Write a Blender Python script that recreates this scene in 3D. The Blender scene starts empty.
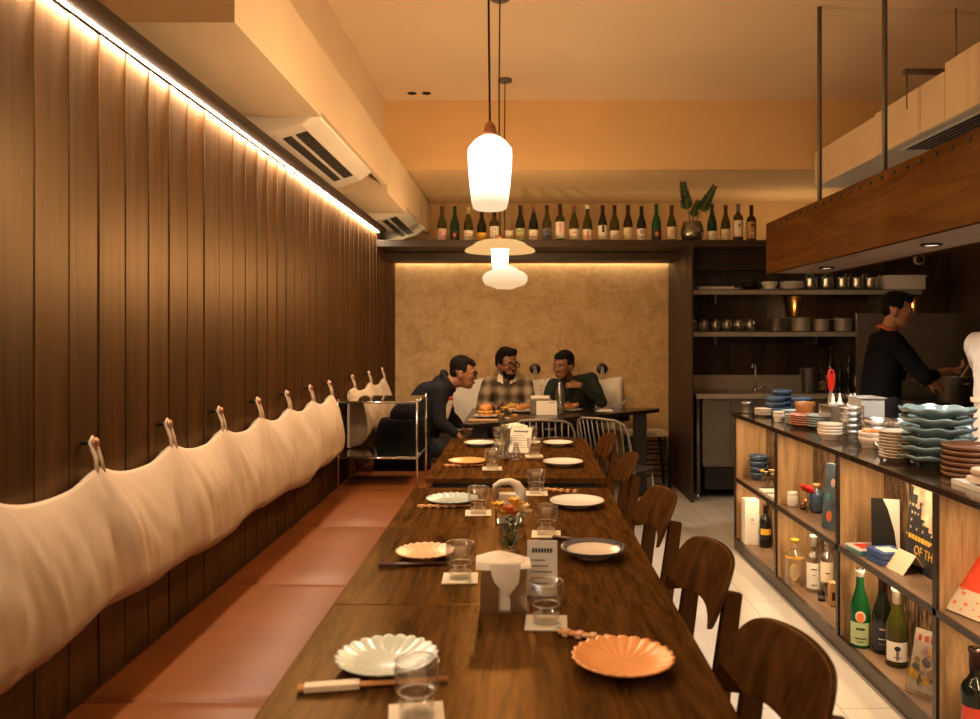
import bpy, math, random
from math import pi, sin, cos, sqrt, atan2
from mathutils import Vector, Matrix, noise, Euler
random.seed(7)
sc = bpy.context.scene
col = sc.collection
F = 800.0            # focal length in pixels (frame 980 x 719)
CZ = 1.4             # eye height

# ------------------------------------------------------------------ materials
MATS = {}
def nm(name):
    m = bpy.data.materials.new(name); m.use_nodes = True
    nt = m.node_tree; nt.nodes.clear()
    out = nt.nodes.new('ShaderNodeOutputMaterial')
    return m, nt, out
def pbsdf(nt, out, color=(.5,.5,.5), rough=.5, metal=0, coat=0, spec=.5, sss=0, trans=0, ior=1.45):
    b = nt.nodes.new('ShaderNodeBsdfPrincipled')
    b.inputs['Base Color'].default_value = (*color, 1)
    b.inputs['Roughness'].default_value = rough
    b.inputs['Metallic'].default_value = metal
    b.inputs['Coat Weight'].default_value = coat
    b.inputs['Specular IOR Level'].default_value = spec
    b.inputs['Transmission Weight'].default_value = trans
    b.inputs['IOR'].default_value = ior
    nt.links.new(b.outputs[0], out.inputs[0])
    return b
def coords(nt, scale=(1,1,1), kind='Object', rot=(0,0,0)):
    tc = nt.nodes.new('ShaderNodeTexCoord'); mp = nt.nodes.new('ShaderNodeMapping')
    mp.inputs['Scale'].default_value = scale; mp.inputs['Rotation'].default_value = rot
    nt.links.new(tc.outputs[kind], mp.inputs[0]); return mp.outputs[0]
def noise_n(nt, vec, scale=5, detail=3, rough=.5, dist=0):
    n = nt.nodes.new('ShaderNodeTexNoise'); n.inputs['Scale'].default_value = scale
    n.inputs['Detail'].default_value = detail; n.inputs['Roughness'].default_value = rough
    n.inputs['Distortion'].default_value = dist
    nt.links.new(vec, n.inputs['Vector']); return n.outputs[0]
def ramp(nt, fac, stops):
    r = nt.nodes.new('ShaderNodeValToRGB'); e = r.color_ramp.elements
    while len(e) < len(stops): e.new(.5)
    for k, (p, c) in enumerate(stops):
        e[k].position = p; e[k].color = (*c, 1)
    nt.links.new(fac, r.inputs[0]); return r.outputs[0]
def bump(nt, b, h, strength=.2, dist=.01):
    bn = nt.nodes.new('ShaderNodeBump'); bn.inputs['Strength'].default_value = strength
    bn.inputs['Distance'].default_value = dist
    nt.links.new(h, bn.inputs['Height']); nt.links.new(bn.outputs[0], b.inputs['Normal'])
def mathn(nt, op, a, bb=None):
    n = nt.nodes.new('ShaderNodeMath'); n.operation = op
    if isinstance(a, (int, float)): n.inputs[0].default_value = a
    else: nt.links.new(a, n.inputs[0])
    if bb is not None:
        if isinstance(bb, (int, float)): n.inputs[1].default_value = bb
        else: nt.links.new(bb, n.inputs[1])
    return n.outputs[0]
def mixc(nt, fac, a, b, mode='MIX'):
    n = nt.nodes.new('ShaderNodeMix'); n.data_type = 'RGBA'; n.blend_type = mode
    if isinstance(fac, (int, float)): n.inputs[0].default_value = fac
    else: nt.links.new(fac, n.inputs[0])
    for k, v in ((6, a), (7, b)):
        if isinstance(v, tuple): n.inputs[k].default_value = (*v, 1)
        else: nt.links.new(v, n.inputs[k])
    return n.outputs[2]

def plain(name, color, rough=.5, metal=0, coat=0, spec=.5, var=.12, nscale=18, bmp=0, bscale=None, stretch=(1,1,1)):
    """A solid colour with gentle procedural mottling."""
    m, nt, out = nm(name)
    b = pbsdf(nt, out, color, rough, metal, coat, spec)
    v = coords(nt, stretch)
    n = noise_n(nt, v, nscale, 3)
    lo = tuple(c*(1-var) for c in color); hi = tuple(min(1, c*(1+var)) for c in color)
    nt.links.new(ramp(nt, n, [(.3, lo), (.7, hi)]), b.inputs['Base Color'])
    if bmp:
        bump(nt, b, noise_n(nt, v, bscale or nscale*4, 2), bmp, .005)
    MATS[name] = m; return m
def wood(name, dark, light, grain=(1,1,1), scale=6, rough=.4, coat=0, bmp=.08, dist=1.5, plank=None, spec=.5, pv=.35, sheen=None):
    """Stretched noise grain; plank = (axis, width) adds a tone per board."""
    m, nt, out = nm(name)
    b = pbsdf(nt, out, light, rough, 0, coat, spec)
    v = coords(nt, grain)
    if plank:
        ax, w = plank
        tc = nt.nodes.new('ShaderNodeTexCoord'); sp = nt.nodes.new('ShaderNodeSeparateXYZ')
        nt.links.new(tc.outputs['Object'], sp.inputs[0])
        idx = mathn(nt, 'FLOOR', mathn(nt, 'DIVIDE', sp.outputs[ax], w))
        wn = nt.nodes.new('ShaderNodeTexWhiteNoise'); wn.noise_dimensions = '1D'
        nt.links.new(idx, wn.inputs['W'])
        add = nt.nodes.new('ShaderNodeVectorMath'); add.operation = 'ADD'
        sc_ = nt.nodes.new('ShaderNodeVectorMath'); sc_.operation = 'SCALE'; sc_.inputs['Scale'].default_value = 30
        nt.links.new(wn.outputs['Color'], sc_.inputs[0])
        nt.links.new(v, add.inputs[0]); nt.links.new(sc_.outputs[0], add.inputs[1]); v = add.outputs[0]
    n1 = noise_n(nt, v, scale, 4, .6, dist)
    n2 = noise_n(nt, v, scale*6, 3, .7, .3)
    f = mathn(nt, 'ADD', mathn(nt, 'MULTIPLY', n1, .7), mathn(nt, 'MULTIPLY', n2, .3))
    c = ramp(nt, f, [(.34, dark), (.5, tuple((a+b_)/2 for a, b_ in zip(dark, light))), (.66, light)])
    if plank:
        k = mathn(nt, 'ADD', mathn(nt, 'MULTIPLY', wn.outputs['Value'], pv), 1-pv/2)
        hs = nt.nodes.new('ShaderNodeHueSaturation'); nt.links.new(c, hs.inputs['Color']); nt.links.new(k, hs.inputs['Value']); c = hs.outputs[0]
    nt.links.new(c, b.inputs['Base Color'])
    bump(nt, b, f, bmp, .004)
    if sheen:   # amber lacquer: a weak warm-tinted gloss over the grain instead of a clear coat
        b.inputs['Specular IOR Level'].default_value = 0; b.inputs['Roughness'].default_value = 1; b.inputs['IOR'].default_value = 1.0
        g = nt.nodes.new('ShaderNodeBsdfGlossy'); g.inputs['Roughness'].default_value = rough; g.inputs['Color'].default_value = (*sheen[1], 1)
        nt.links.new(b.inputs['Normal'].links[0].from_socket, g.inputs['Normal'])
        mx = nt.nodes.new('ShaderNodeMixShader'); mx.inputs[0].default_value = sheen[0]
        nt.links.new(b.outputs[0], mx.inputs[1]); nt.links.new(g.outputs[0], mx.inputs[2]); nt.links.new(mx.outputs[0], out.inputs[0])
    MATS[name] = m; return m
def glass(name, tint=(.97,.98,.97), refl=.12, rough=.03):
    """Thin-walled glass: mostly clear, reflecting more at grazing angles."""
    m, nt, out = nm(name)
    t = nt.nodes.new('ShaderNodeBsdfTransparent'); t.inputs[0].default_value = (*tint, 1)
    g = nt.nodes.new('ShaderNodeBsdfGlossy'); g.inputs['Roughness'].default_value = rough; g.inputs['Color'].default_value = (.95,.95,.95,1)
    lw = nt.nodes.new('ShaderNodeLayerWeight'); lw.inputs['Blend'].default_value = .35
    f = mathn(nt, 'ADD', mathn(nt, 'MULTIPLY', mathn(nt, 'POWER', lw.outputs['Facing'], 1.4), .6), refl)
    mx = nt.nodes.new('ShaderNodeMixShader'); nt.links.new(f, mx.inputs[0])
    nt.links.new(t.outputs[0], mx.inputs[1]); nt.links.new(g.outputs[0], mx.inputs[2]); nt.links.new(mx.outputs[0], out.inputs[0])
    MATS[name] = m; return m
def bottle_glass(name, color, clear=.3):
    m, nt, out = nm(name)
    b = pbsdf(nt, out, color, .08, 0, .3)
    t = nt.nodes.new('ShaderNodeBsdfTransparent'); t.inputs[0].default_value = (*[min(1, c*3+.05) for c in color], 1)
    n = noise_n(nt, coords(nt), 9, 2)
    f = mathn(nt, 'ADD', mathn(nt, 'MULTIPLY', n, .1), clear)
    mx = nt.nodes.new('ShaderNodeMixShader'); nt.links.new(f, mx.inputs[0])
    nt.links.new(b.outputs[0], mx.inputs[1]); nt.links.new(t.outputs[0], mx.inputs[2]); nt.links.new(mx.outputs[0], out.inputs[0])
    MATS[name] = m; return m
def emis(name, color, strength, mixdiff=0):
    m, nt, out = nm(name)
    e = nt.nodes.new('ShaderNodeEmission'); e.inputs[0].default_value = (*color, 1); e.inputs[1].default_value = strength
    nt.links.new(e.outputs[0], out.inputs[0])
    MATS[name] = m; return m

# ------------------------------------------------------------------ mesh builder
class MB:
    def __init__(s): s.v = []; s.f = []; s.sm = []
    def add(s, vs, fs, smooth=False, M=None):
        b = len(s.v)
        s.v += [tuple(M @ Vector(p)) if M else tuple(p) for p in vs]
        s.f += [tuple(b+i for i in f) for f in fs]; s.sm += [smooth]*len(fs); return s
    def box(s, x0, x1, y0, y1, z0, z1, M=None):
        x0, x1 = min(x0,x1), max(x0,x1); y0, y1 = min(y0,y1), max(y0,y1); z0, z1 = min(z0,z1), max(z0,z1)
        vs = [(x0,y0,z0),(x1,y0,z0),(x1,y1,z0),(x0,y1,z0),(x0,y0,z1),(x1,y0,z1),(x1,y1,z1),(x0,y1,z1)]
        return s.add(vs, [(0,3,2,1),(4,5,6,7),(0,1,5,4),(1,2,6,5),(2,3,7,6),(3,0,4,7)], False, M)
    def lathe(s, prof, n=32, M=None, fn=None, smooth=True, close=True):
        vs = []; fs = []
        for (r, z) in prof:
            for k in range(n):
                a = 2*pi*k/n; rr, zz = (r, z) if fn is None else fn(a, r, z)
                vs.append((rr*cos(a), rr*sin(a), zz))
        for i in range(len(prof)-1):
            for k in range(n):
                k2 = (k+1) % n
                fs.append((i*n+k, i*n+k2, (i+1)*n+k2, (i+1)*n+k))
        if close:
            if prof[0][0] > 1e-5: fs.append(tuple(range(n))[::-1])
            if prof[-1][0] > 1e-5: fs.append(tuple((len(prof)-1)*n+k for k in range(n)))
        return s.add(vs, fs, smooth, M)
    def cyl(s, p0, p1, r0, r1=None, n=16, smooth=True):
        r1 = r0 if r1 is None else r1
        p0 = Vector(p0); p1 = Vector(p1); d = p1-p0
        q = d.to_track_quat('Z', 'Y').to_matrix().to_4x4(); q.translation = p0
        return s.lathe([(r0, 0), (r1, d.length)], n, q, None, smooth)
    def tube(s, pts, r, n=8, closed=False, rad=None):
        pts = [Vector(p) for p in pts]; N = len(pts); vs = []; fs = []; up = None
        for i, p in enumerate(pts):
            a = pts[(i-1) % N] if (closed or i > 0) else p; b = pts[(i+1) % N] if (closed or i < N-1) else p
            t = (b-a).normalized()
            if up is None:
                up = Vector((0,0,1)) if abs(t.z) < .9 else Vector((1,0,0))
            x = t.cross(up)
            if x.length < 1e-5: x = t.cross(Vector((0,1,0)))
            x.normalize(); y = x.cross(t).normalized(); up = y
            rr = rad[i] if rad else r
            for k in range(n):
                an = 2*pi*k/n; vs.append(p + x*cos(an)*rr + y*sin(an)*rr)
        for i in range(N if closed else N-1):
            j = (i+1) % N
            for k in range(n):
                k2 = (k+1) % n; fs.append((i*n+k, i*n+k2, j*n+k2, j*n+k))
        if not closed: fs += [tuple(range(n))[::-1], tuple((N-1)*n+k for k in range(n))]
        return s.add(vs, fs, True)
    def prism(s, poly, z0, z1, M=None):
        n = len(poly)
        vs = [(x, y, z0) for x, y in poly] + [(x, y, z1) for x, y in poly]
        fs = [tuple(range(n))[::-1], tuple(range(n, 2*n))] + [(k, (k+1) % n, n+(k+1) % n, n+k) for k in range(n)]
        return s.add(vs, fs, False, M)
    def grid(s, fn, nu, nv, smooth=True, closeu=False, closev=False):
        vs = [fn(u/(nu if closeu else nu-1), v/(nv if closev else nv-1)) for u in range(nu) for v in range(nv)]
        fs = []
        for u in range(nu if closeu else nu-1):
            for v in range(nv if closev else nv-1):
                u2 = (u+1) % nu; v2 = (v+1) % nv
                fs.append((u*nv+v, u2*nv+v, u2*nv+v2, u*nv+v2))
        return s.add(vs, fs, smooth)
    def ell(s, c, r, M=None, n=16):
        prof = [(max(1e-6, sin(pi*i/(n-1))), -cos(pi*i/(n-1))) for i in range(n)]
        S = Matrix.Translation(Vector(c)) @ (M or Matrix()) @ Matrix.Diagonal((*r, 1))
        return s.lathe(prof, n+4, S, None, True, False)
    def cap(s, p0, r0, p1, r1, n=12):
        p0 = Vector(p0); p1 = Vector(p1); d = p1-p0
        q = d.to_track_quat('Z', 'Y').to_matrix().to_4x4(); q.translation = p0
        L = d.length; prof = []
        for i in range(6): a = pi/2*i/5; prof.append((max(1e-6, r0*sin(a)), -r0*cos(a)))
        for i in range(6): a = pi/2*(1-i/5); prof.append((max(1e-6, r1*sin(a)), L+r1*cos(a)))
        return s.lathe(prof, n, q, None, True, False)
    def build(s, name, mat, parent=None, loc=(0,0,0), rz=0, bevel=0, fix=True):
        me = bpy.data.meshes.new(name); me.from_pydata([tuple(p) for p in s.v], [], s.f)
        me.polygons.foreach_set('use_smooth', s.sm)
        me.validate(clean_customdata=False)
        if fix:
            import bmesh
            bm = bmesh.new(); bm.from_mesh(me)
            bmesh.ops.remove_doubles(bm, verts=bm.verts, dist=1e-6)
            bmesh.ops.recalc_face_normals(bm, faces=bm.faces)
            if bevel:
                es = [e for e in bm.edges if e.is_manifold and len(e.link_faces) == 2 and e.calc_face_angle(0) > .6]
                bmesh.ops.bevel(bm, geom=es, offset=bevel, segments=2, affect='EDGES', profile=.6, clamp_overlap=True)
            bm.to_mesh(me); bm.free()
        me.materials.append(mat if not isinstance(mat, str) else MATS[mat])
        o = bpy.data.objects.new(name, me); col.objects.link(o)
        o.parent = parent; o.location = loc; o.rotation_euler = (0, 0, rz)
        return o
def tag(o, label=None, cat=None, group=None, kind=None):
    if label: o['label'] = label
    if cat: o['category'] = cat
    if group: o['group'] = group
    if kind: o['kind'] = kind
    return o
def thing(name, label, cat, loc=(0,0,0), rz=0, group=None, rot=None):
    o = bpy.data.objects.new(name, None); o.empty_display_size = .05; col.objects.link(o)
    o.location = loc; o.rotation_euler = rot or (0, 0, rz)
    return tag(o, label, cat, group)
def struct(name, mb, mat, bevel=0, parent=None):
    o = mb.build(name, mat, parent, bevel=bevel)
    if parent is None: o['kind'] = 'structure'
    return o
KIDS = {}
def dup(root, loc, rz=None, label=None, group=None, scale=None):
    """A copy of a thing with copies of its parts and sub-parts."""
    if not KIDS.get(root.name):
        KIDS[root.name] = [(c, [g for g in bpy.data.objects if g.parent == c]) for c in bpy.data.objects if c.parent == root]
    r = root.copy(); col.objects.link(r); r.location = loc
    if rz is not None: r.rotation_euler = (0, 0, rz)
    if scale: r.scale = (scale,)*3
    if label: r['label'] = label
    if group: r['group'] = group
    for ch, gs in KIDS[root.name]:
        c = ch.copy(); col.objects.link(c); c.parent = r
        for g in gs:
            d = g.copy(); col.objects.link(d); d.parent = c
    return r
def lettering(name, s, size, mat, parent, loc, rot=(pi/2,0,0), bend=None, extrude=.0004, align='CENTER'):
    """Raised lettering as a mesh; bend wraps it round a bottle of that radius (front = -Y)."""
    cu = bpy.data.curves.new(name, 'FONT'); cu.body = s; cu.size = size; cu.align_x = align; cu.align_y = 'CENTER'
    cu.extrude = extrude; cu.resolution_u = 3
    t = bpy.data.objects.new(name, cu); col.objects.link(t)
    dg = bpy.context.evaluated_depsgraph_get(); me = bpy.data.meshes.new_from_object(t.evaluated_get(dg))
    bpy.data.objects.remove(t)
    me.transform(Euler(rot).to_matrix().to_4x4())
    if bend:
        for v in me.vertices:
            a = v.co.x/bend; r = bend - v.co.y
            v.co.x = r*sin(a); v.co.y = -r*cos(a)
    me.materials.clear(); me.materials.append(MATS[mat] if isinstance(mat, str) else mat)
    o = bpy.data.objects.new(name, me); col.objects.link(o); o.parent = parent; o.location = loc
    return o
def at(x, y, Y):
    """Where the sight line of a photo pixel meets depth Y."""
    return Vector(((x-520)*Y/F, Y, CZ-(y-335)*Y/F))

# palette
wood('wall_wood', (.022,.0085,.0019), (.080,.032,.0075), (1,1,.05), 22, .40, .0, .10, 1.0, ('Y', .152), pv=.4, sheen=(.075, (1, .76, .52)))
wood('kitchen_wall_wood', (.022,.011,.006), (.06,.032,.016), (1,1,.09), 9, .5, 0, .12, 1.2, ('X', .12), pv=.5)
wood('dark_trim', (.018,.009,.005), (.045,.022,.010), (1,.15,1), 8, .5)
wood('table_wood', (.012,.0050,.0011), (.100,.042,.0100), (1,.10,1), 17, .27, .0, .22, 1.6, sheen=(.045, (1, .58, .24)))
wood('black_table_wood', (.006,.004,.003), (.016,.011,.008), (.2,1,1), 7, .3, .2)
wood('chair_wood', (.020,.0075,.0020), (.080,.030,.0075), (1,1,.12), 24, .34, .0, .06, sheen=(.05, (1, .58, .24)))
wood('shelf_wood', (.30,.165,.07), (.62,.39,.185), (1,1,.08), 20, .5, 0, .1, 1.5)
wood('shelf_top_wood', (.12,.07,.042), (.26,.165,.10), (1,.2,1), 9, .4, .1)
wood('frame_wood', (.018,.010,.006), (.05,.027,.014), (1,.15,1), 8, .35, .2)
wood('counter_wood', (.020,.011,.006), (.055,.030,.015), (1,.15,1), 14, .14, .5)
wood('hood_wood', (.050,.020,.0048), (.115,.048,.0120), (1,.10,1), 9, .45, 0, .05, sheen=(.02, (1, .58, .24)))
wood('hood_soffit', (.34,.23,.16), (.50,.36,.26), (1,.12,1), 7, .5, 0, .05)
wood('pale_wood', (.38,.21,.09), (.62,.38,.18), (1,1,.2), 9, .5)
wood('amber_wood', (.24,.09,.02), (.5,.22,.06), (1,.4,1), 14, .35, .3)
wood('plate_wood', (.10,.035,.012), (.24,.10,.04), (1,.4,1), 12, .35, .2)
plain('cream_paint', (.76,.60,.42), .7, var=.03, nscale=3)
plain('upper_wall_paint', (.76,.52,.26), .75, var=.04, nscale=2)
plain('ceiling_paint', (.74,.58,.40), .75, var=.03, nscale=2)
plain('white_paint', (.80,.74,.66), .5, var=.03)
plain('ac_plastic', (.72,.66,.58), .4, var=.04, nscale=6)
plain('ac_dark', (.02,.02,.018), .6)
plain('black', (.010,.009,.008), .4, var=.2)
plain('black_soft', (.008,.007,.007), .95, spec=.15, var=.3, nscale=30)
plain('leather', (.205,.060,.0115), .42, coat=0, var=.14, nscale=5, bmp=.12, bscale=160)
plain('linen', (.56,.42,.30), .95, var=.10, nscale=3.5, bmp=.2, bscale=300)
plain('white_cloth', (.78,.70,.60), .9, var=.05, nscale=8, bmp=.2, bscale=220)
plain('paper', (.80,.74,.64), .75, var=.03)
plain('cream_paper', (.74,.62,.45), .75, var=.05)
plain('porcelain', (.78,.74,.66), .18, coat=.6, var=.03)
plain('porcelain_green', (.60,.64,.55), .2, coat=.6, var=.05)
plain('porcelain_blue', (.42,.50,.50), .2, coat=.6, var=.06)
plain('porcelain_orange', (.82,.33,.10), .3, coat=.35, var=.06)
plain('porcelain_pink', (.78,.42,.21), .3, coat=.35, var=.06)
plain('terracotta', (.55,.24,.14), .4, coat=.3, var=.1)
plain('blue_glaze', (.05,.085,.14), .2, coat=.6, var=.35, nscale=30)
plain('blue_rim', (.045,.055,.075), .2, coat=.6)
plain('cobalt', (.03,.07,.28), .25, coat=.5, var=.2)
plain('teal_glaze', (.21,.30,.30), .15, coat=.8, var=.12, nscale=7)
plain('celadon', (.36,.42,.38), .2, coat=.5, var=.08)
plain('cream_glaze', (.66,.54,.40), .25, coat=.5, var=.05)
plain('steel', (.52,.48,.43), .28, metal=1, var=.08, nscale=4, stretch=(1,1,12))
plain('dull_steel', (.22,.19,.15), .42, metal=.75, var=.12, nscale=4)
plain('brushed_steel', (.50,.45,.385), .42, metal=.6, var=.08, nscale=4, stretch=(1,12,12))
plain('chrome', (.75,.72,.68), .12, metal=1, var=.03)
plain('brass', (.75,.42,.13), .3, metal=1, var=.1)
plain('copper', (.50,.24,.13), .35, metal=.9, var=.1)
plain('grey_metal', (.16,.145,.12), .5, metal=.6, var=.1)
plain('rod_metal', (.24,.20,.155), .45, metal=.4, var=.1)
plain('dark_glass_shelf', (.012,.016,.014), .08, coat=.8, var=.1)
plain('cord_black', (.012,.010,.009), .6)
plain('skin_a', (.30,.125,.058), .5, var=.08, nscale=9)
plain('skin_b', (.22,.090,.042), .5, var=.08, nscale=9)
plain('skin_c', (.38,.17,.085), .5, var=.08, nscale=9)
plain('hair', (.007,.005,.004), .8, spec=.15, var=.3, nscale=60, bmp=.6, bscale=300)
plain('hoodie', (.016,.016,.020), .95, spec=.15, var=.2, bmp=.3, bscale=90)
plain('dark_green_cloth', (.022,.028,.022), .95, spec=.15, var=.2, bmp=.3, bscale=90)
plain('chef_black', (.006,.006,.007), .95, spec=.1, var=.3, bmp=.3, bscale=90)
plain('dark_trousers', (.018,.018,.024), .9, var=.2)
plain('scarf_red', (.38,.085,.045), .8, var=.25, nscale=25)
plain('shirt_white', (.62,.55,.47), .85, var=.08, bmp=.2, bscale=90)
plain('print_white', (.55,.47,.42), .8, var=.3, nscale=25)
plain('print_red', (.35,.05,.03), .8)
plain('lens_dark', (.02,.015,.012), .3)
plain('eye_white', (.6,.5,.42), .3)
plain('lip', (.28,.09,.055), .45)
plain('leaf', (.022,.055,.018), .35, coat=.3, var=.35, nscale=20)
plain('leaf_bright', (.05,.12,.03), .5, var=.3)
plain('pot_metal', (.30,.28,.22), .25, metal=.85, var=.45, nscale=7)
plain('straw', (.60,.48,.34), .8, var=.25, nscale=60)
plain('yellow_flower', (.80,.48,.08), .6, var=.25, nscale=30)
plain('orange_flower', (.72,.22,.05), .6, var=.25, nscale=30)
plain('cream_flower', (.80,.66,.42), .6, var=.1)
plain('red_flower', (.70,.03,.02), .5, var=.2)
plain('red_plastic', (.72,.03,.02), .3, coat=.4, var=.05)
plain('tissue', (.82,.72,.58), .9, var=.04, bmp=.15, bscale=40)
plain('chopstick_orange', (.62,.27,.08), .45, var=.1)
plain('chopstick_dark', (.07,.028,.014), .4)
plain('paper_sleeve', (.76,.62,.42), .7)
plain('bun', (.60,.24,.06), .5, var=.3, nscale=25)
plain('fries', (.72,.42,.10), .6, var=.3, nscale=40)
plain('water', (.55,.55,.52), .05)
plain('plastic_clear', (.55,.54,.50), .35, var=.05)
plain('label_yellow', (.80,.45,.05), .5)
plain('label_orange', (.78,.20,.05), .5)
plain('label_red', (.62,.06,.03), .5)
plain('label_pink', (.66,.42,.38), .5)
plain('label_green', (.42,.50,.26), .5)
plain('label_grey', (.16,.15,.16), .5)
plain('label_dark', (.03,.03,.045), .5)
plain('label_tan', (.45,.26,.12), .5, var=.4, nscale=60)
plain('ink', (.02,.02,.02), .6)
plain('foil_dark', (.05,.02,.015), .35, metal=.3)
plain('foil_gold', (.55,.42,.22), .35, metal=.4)
plain('foil_red', (.10,.025,.018), .4)
plain('cork', (.50,.30,.15), .8, var=.2, nscale=60)
plain('book_black', (.015,.015,.015), .4)
plain('book_red', (.80,.07,.025), .45, var=.1)
plain('book_teal', (.09,.13,.16), .5, var=.35, nscale=12)
plain('tin_teal', (.10,.30,.32), .35)
plain('tin_blue', (.06,.12,.35), .35, var=.3, nscale=20)
plain('sand', (.55,.40,.26), .5, var=.5, nscale=14)
plain('granite', (.045,.038,.034), .35, coat=.2, var=.4, nscale=90)
glass('clear_glass', (.99,.99,.98), .05)
glass('thick_glass', (.96,.97,.96), .22, .12)
glass('stack_glass', (.93,.94,.92), .36, .15)
glass('grey_plastic', (.50,.48,.43), .10, .2)
glass('acrylic', (.95,.95,.95), .1)
bottle_glass('b_olive', (.075,.070,.012), .35)
bottle_glass('b_green', (.010,.050,.016), .25)
bottle_glass('b_bright_green', (.012,.11,.03), .25)
bottle_glass('b_dark', (.010,.012,.008), .12)
bottle_glass('b_brown', (.045,.022,.008), .25)
WARM = (1.0, .60, .27)
def shade(name, c0, s0, c1, s1, z0, z1):
    m, nt, out = nm(name); e = nt.nodes.new('ShaderNodeEmission'); sp = nt.nodes.new('ShaderNodeSeparateXYZ')
    nt.links.new(coords(nt), sp.inputs[0]); mr = nt.nodes.new('ShaderNodeMapRange')
    mr.inputs[1].default_value = z0; mr.inputs[2].default_value = z1; nt.links.new(sp.outputs['Z'], mr.inputs[0])
    nt.links.new(mixc(nt, mr.outputs[0], tuple(q*s0 for q in c0), tuple(q*s1 for q in c1)), e.inputs[0]); e.inputs[1].default_value = 1
    nt.links.new(e.outputs[0], out.inputs[0]); MATS[name] = m
shade('lamp_tall', (1, .72, .44), 1.0, (1, .90, .74), 4.5, 0.02, .20)
shade('lamp_saucer', (1, .50, .16), .90, (1, .58, .22), .92, .05, .14)
shade('lamp_squat', (1, .62, .30), .92, (1, .82, .56), 1.3, 0.03, .15)
emis('lamp_core', (1.0, .85, .62), 5.0)
emis('led', (1.0, .79, .56), 400.0)
emis('led_shelf', (1.0, .70, .40), 125.0)
emis('led_ledge', (1.0, .64, .32), 22.0)
emis('led_kitchen', (1.0, .74, .48), 9.0)
emis('led_back', (1.0, .76, .48), 60.0)
emis('spot_glow', (1.0, .75, .5), 1.6)

# tan textured nook plaster
m, nt, out = nm('tan_plaster'); b = pbsdf(nt, out, (.6,.4,.2), .75)
v = coords(nt); n1 = noise_n(nt, v, 5, 6, .65, .6); n2 = noise_n(nt, v, 28, 4, .6)
f = mathn(nt, 'ADD', mathn(nt, 'MULTIPLY', n1, .6), mathn(nt, 'MULTIPLY', n2, .4))
nt.links.new(ramp(nt, f, [(.33, (.40,.235,.095)), (.52, (.56,.36,.16)), (.7, (.66,.45,.22))]), b.inputs['Base Color'])
bump(nt, b, f, .2, .01); MATS['tan_plaster'] = m
# rough bark-like back panels of the shelf unit
m, nt, out = nm('bark_panel'); b = pbsdf(nt, out, (.1,.05,.02), .35, coat=.3)
v = coords(nt, (1,1,.16)); n1 = noise_n(nt, v, 42, 3, .6, 1.5)
nt.links.new(ramp(nt, n1, [(.42, (.018,.008,.003)), (.58, (.24,.125,.045))]), b.inputs['Base Color'])  # bark grain, its ridge colour lifted to stand in for golden glints
bump(nt, b, n1, 1.0, .06); MATS['bark_panel'] = m
# long floor tiles
m, nt, out = nm('floor_tile'); b = pbsdf(nt, out, (.6,.5,.38), .38)
br = nt.nodes.new('ShaderNodeTexBrick'); v = coords(nt, rot=(0,0,pi/2)); nt.links.new(v, br.inputs['Vector'])
br.inputs['Scale'].default_value = 1; br.inputs['Brick Width'].default_value = 1.2; br.inputs['Row Height'].default_value = .2
br.inputs['Mortar Size'].default_value = .003; br.inputs['Color1'].default_value = (.58,.52,.44,1); br.inputs['Color2'].default_value = (.51,.455,.38,1)
br.inputs['Mortar'].default_value = (.22,.16,.11,1)
n = noise_n(nt, coords(nt, (1,.3,1)), 8, 4)
nt.links.new(mixc(nt, .25, br.outputs['Color'], ramp(nt, n, [(.3, (.42,.37,.31)), (.7, (.70,.63,.53))])), b.inputs['Base Color'])
MATS['floor_tile'] = m
# plaid flannel
m, nt, out = nm('plaid'); b = pbsdf(nt, out, (.4,.3,.2), .9)
v = coords(nt)
w1 = nt.nodes.new('ShaderNodeTexWave'); w1.inputs['Scale'].default_value = 2.6; w1.bands_direction = 'X'; nt.links.new(v, w1.inputs['Vector'])
w2 = nt.nodes.new('ShaderNodeTexWave'); w2.inputs['Scale'].default_value = 2.6; w2.bands_direction = 'Z'; nt.links.new(v, w2.inputs['Vector'])
f = mathn(nt, 'MULTIPLY', mathn(nt, 'ADD', w1.outputs[1], w2.outputs[1]), .5)
nt.links.new(ramp(nt, f, [(.15, (.07,.045,.03)), (.5, (.20,.14,.09)), (.85, (.38,.29,.20))]), b.inputs['Base Color'])
MATS['plaid'] = m
LAMP_W = 40; HOOD_W = 46; EXPO = 0.0; KITCHEN_FILL_W = 30; BACK_FILL_W = 22
SPOTS = [(1.15, -.6, 1.45, 2.6, .3, 60, .55), (1.15, .6, 1.45, 3.2, .2, 54, .55), (1.15, 1.8, 1.45, 4.0, .1, 54, .6), (1.15, 3.0, 1.45, 4.8, 0, 54, .6)]
# ------------------------------------------------------------------ the room
XW = -1.2; YB = 7.7; YU = 8.0; XR = 4.0; ZC = 3.26; YF = -2.0
struct('floor', MB().box(-1.6, XR+.1, YF-.1, YU+.1, -.1, 0), 'floor_tile')
cl = MB(); cl.box(-1.6, XR+.1, YF-.1, YU+.1, ZC, ZC+.1)
struct('ceiling', cl, 'ceiling_paint')
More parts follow.
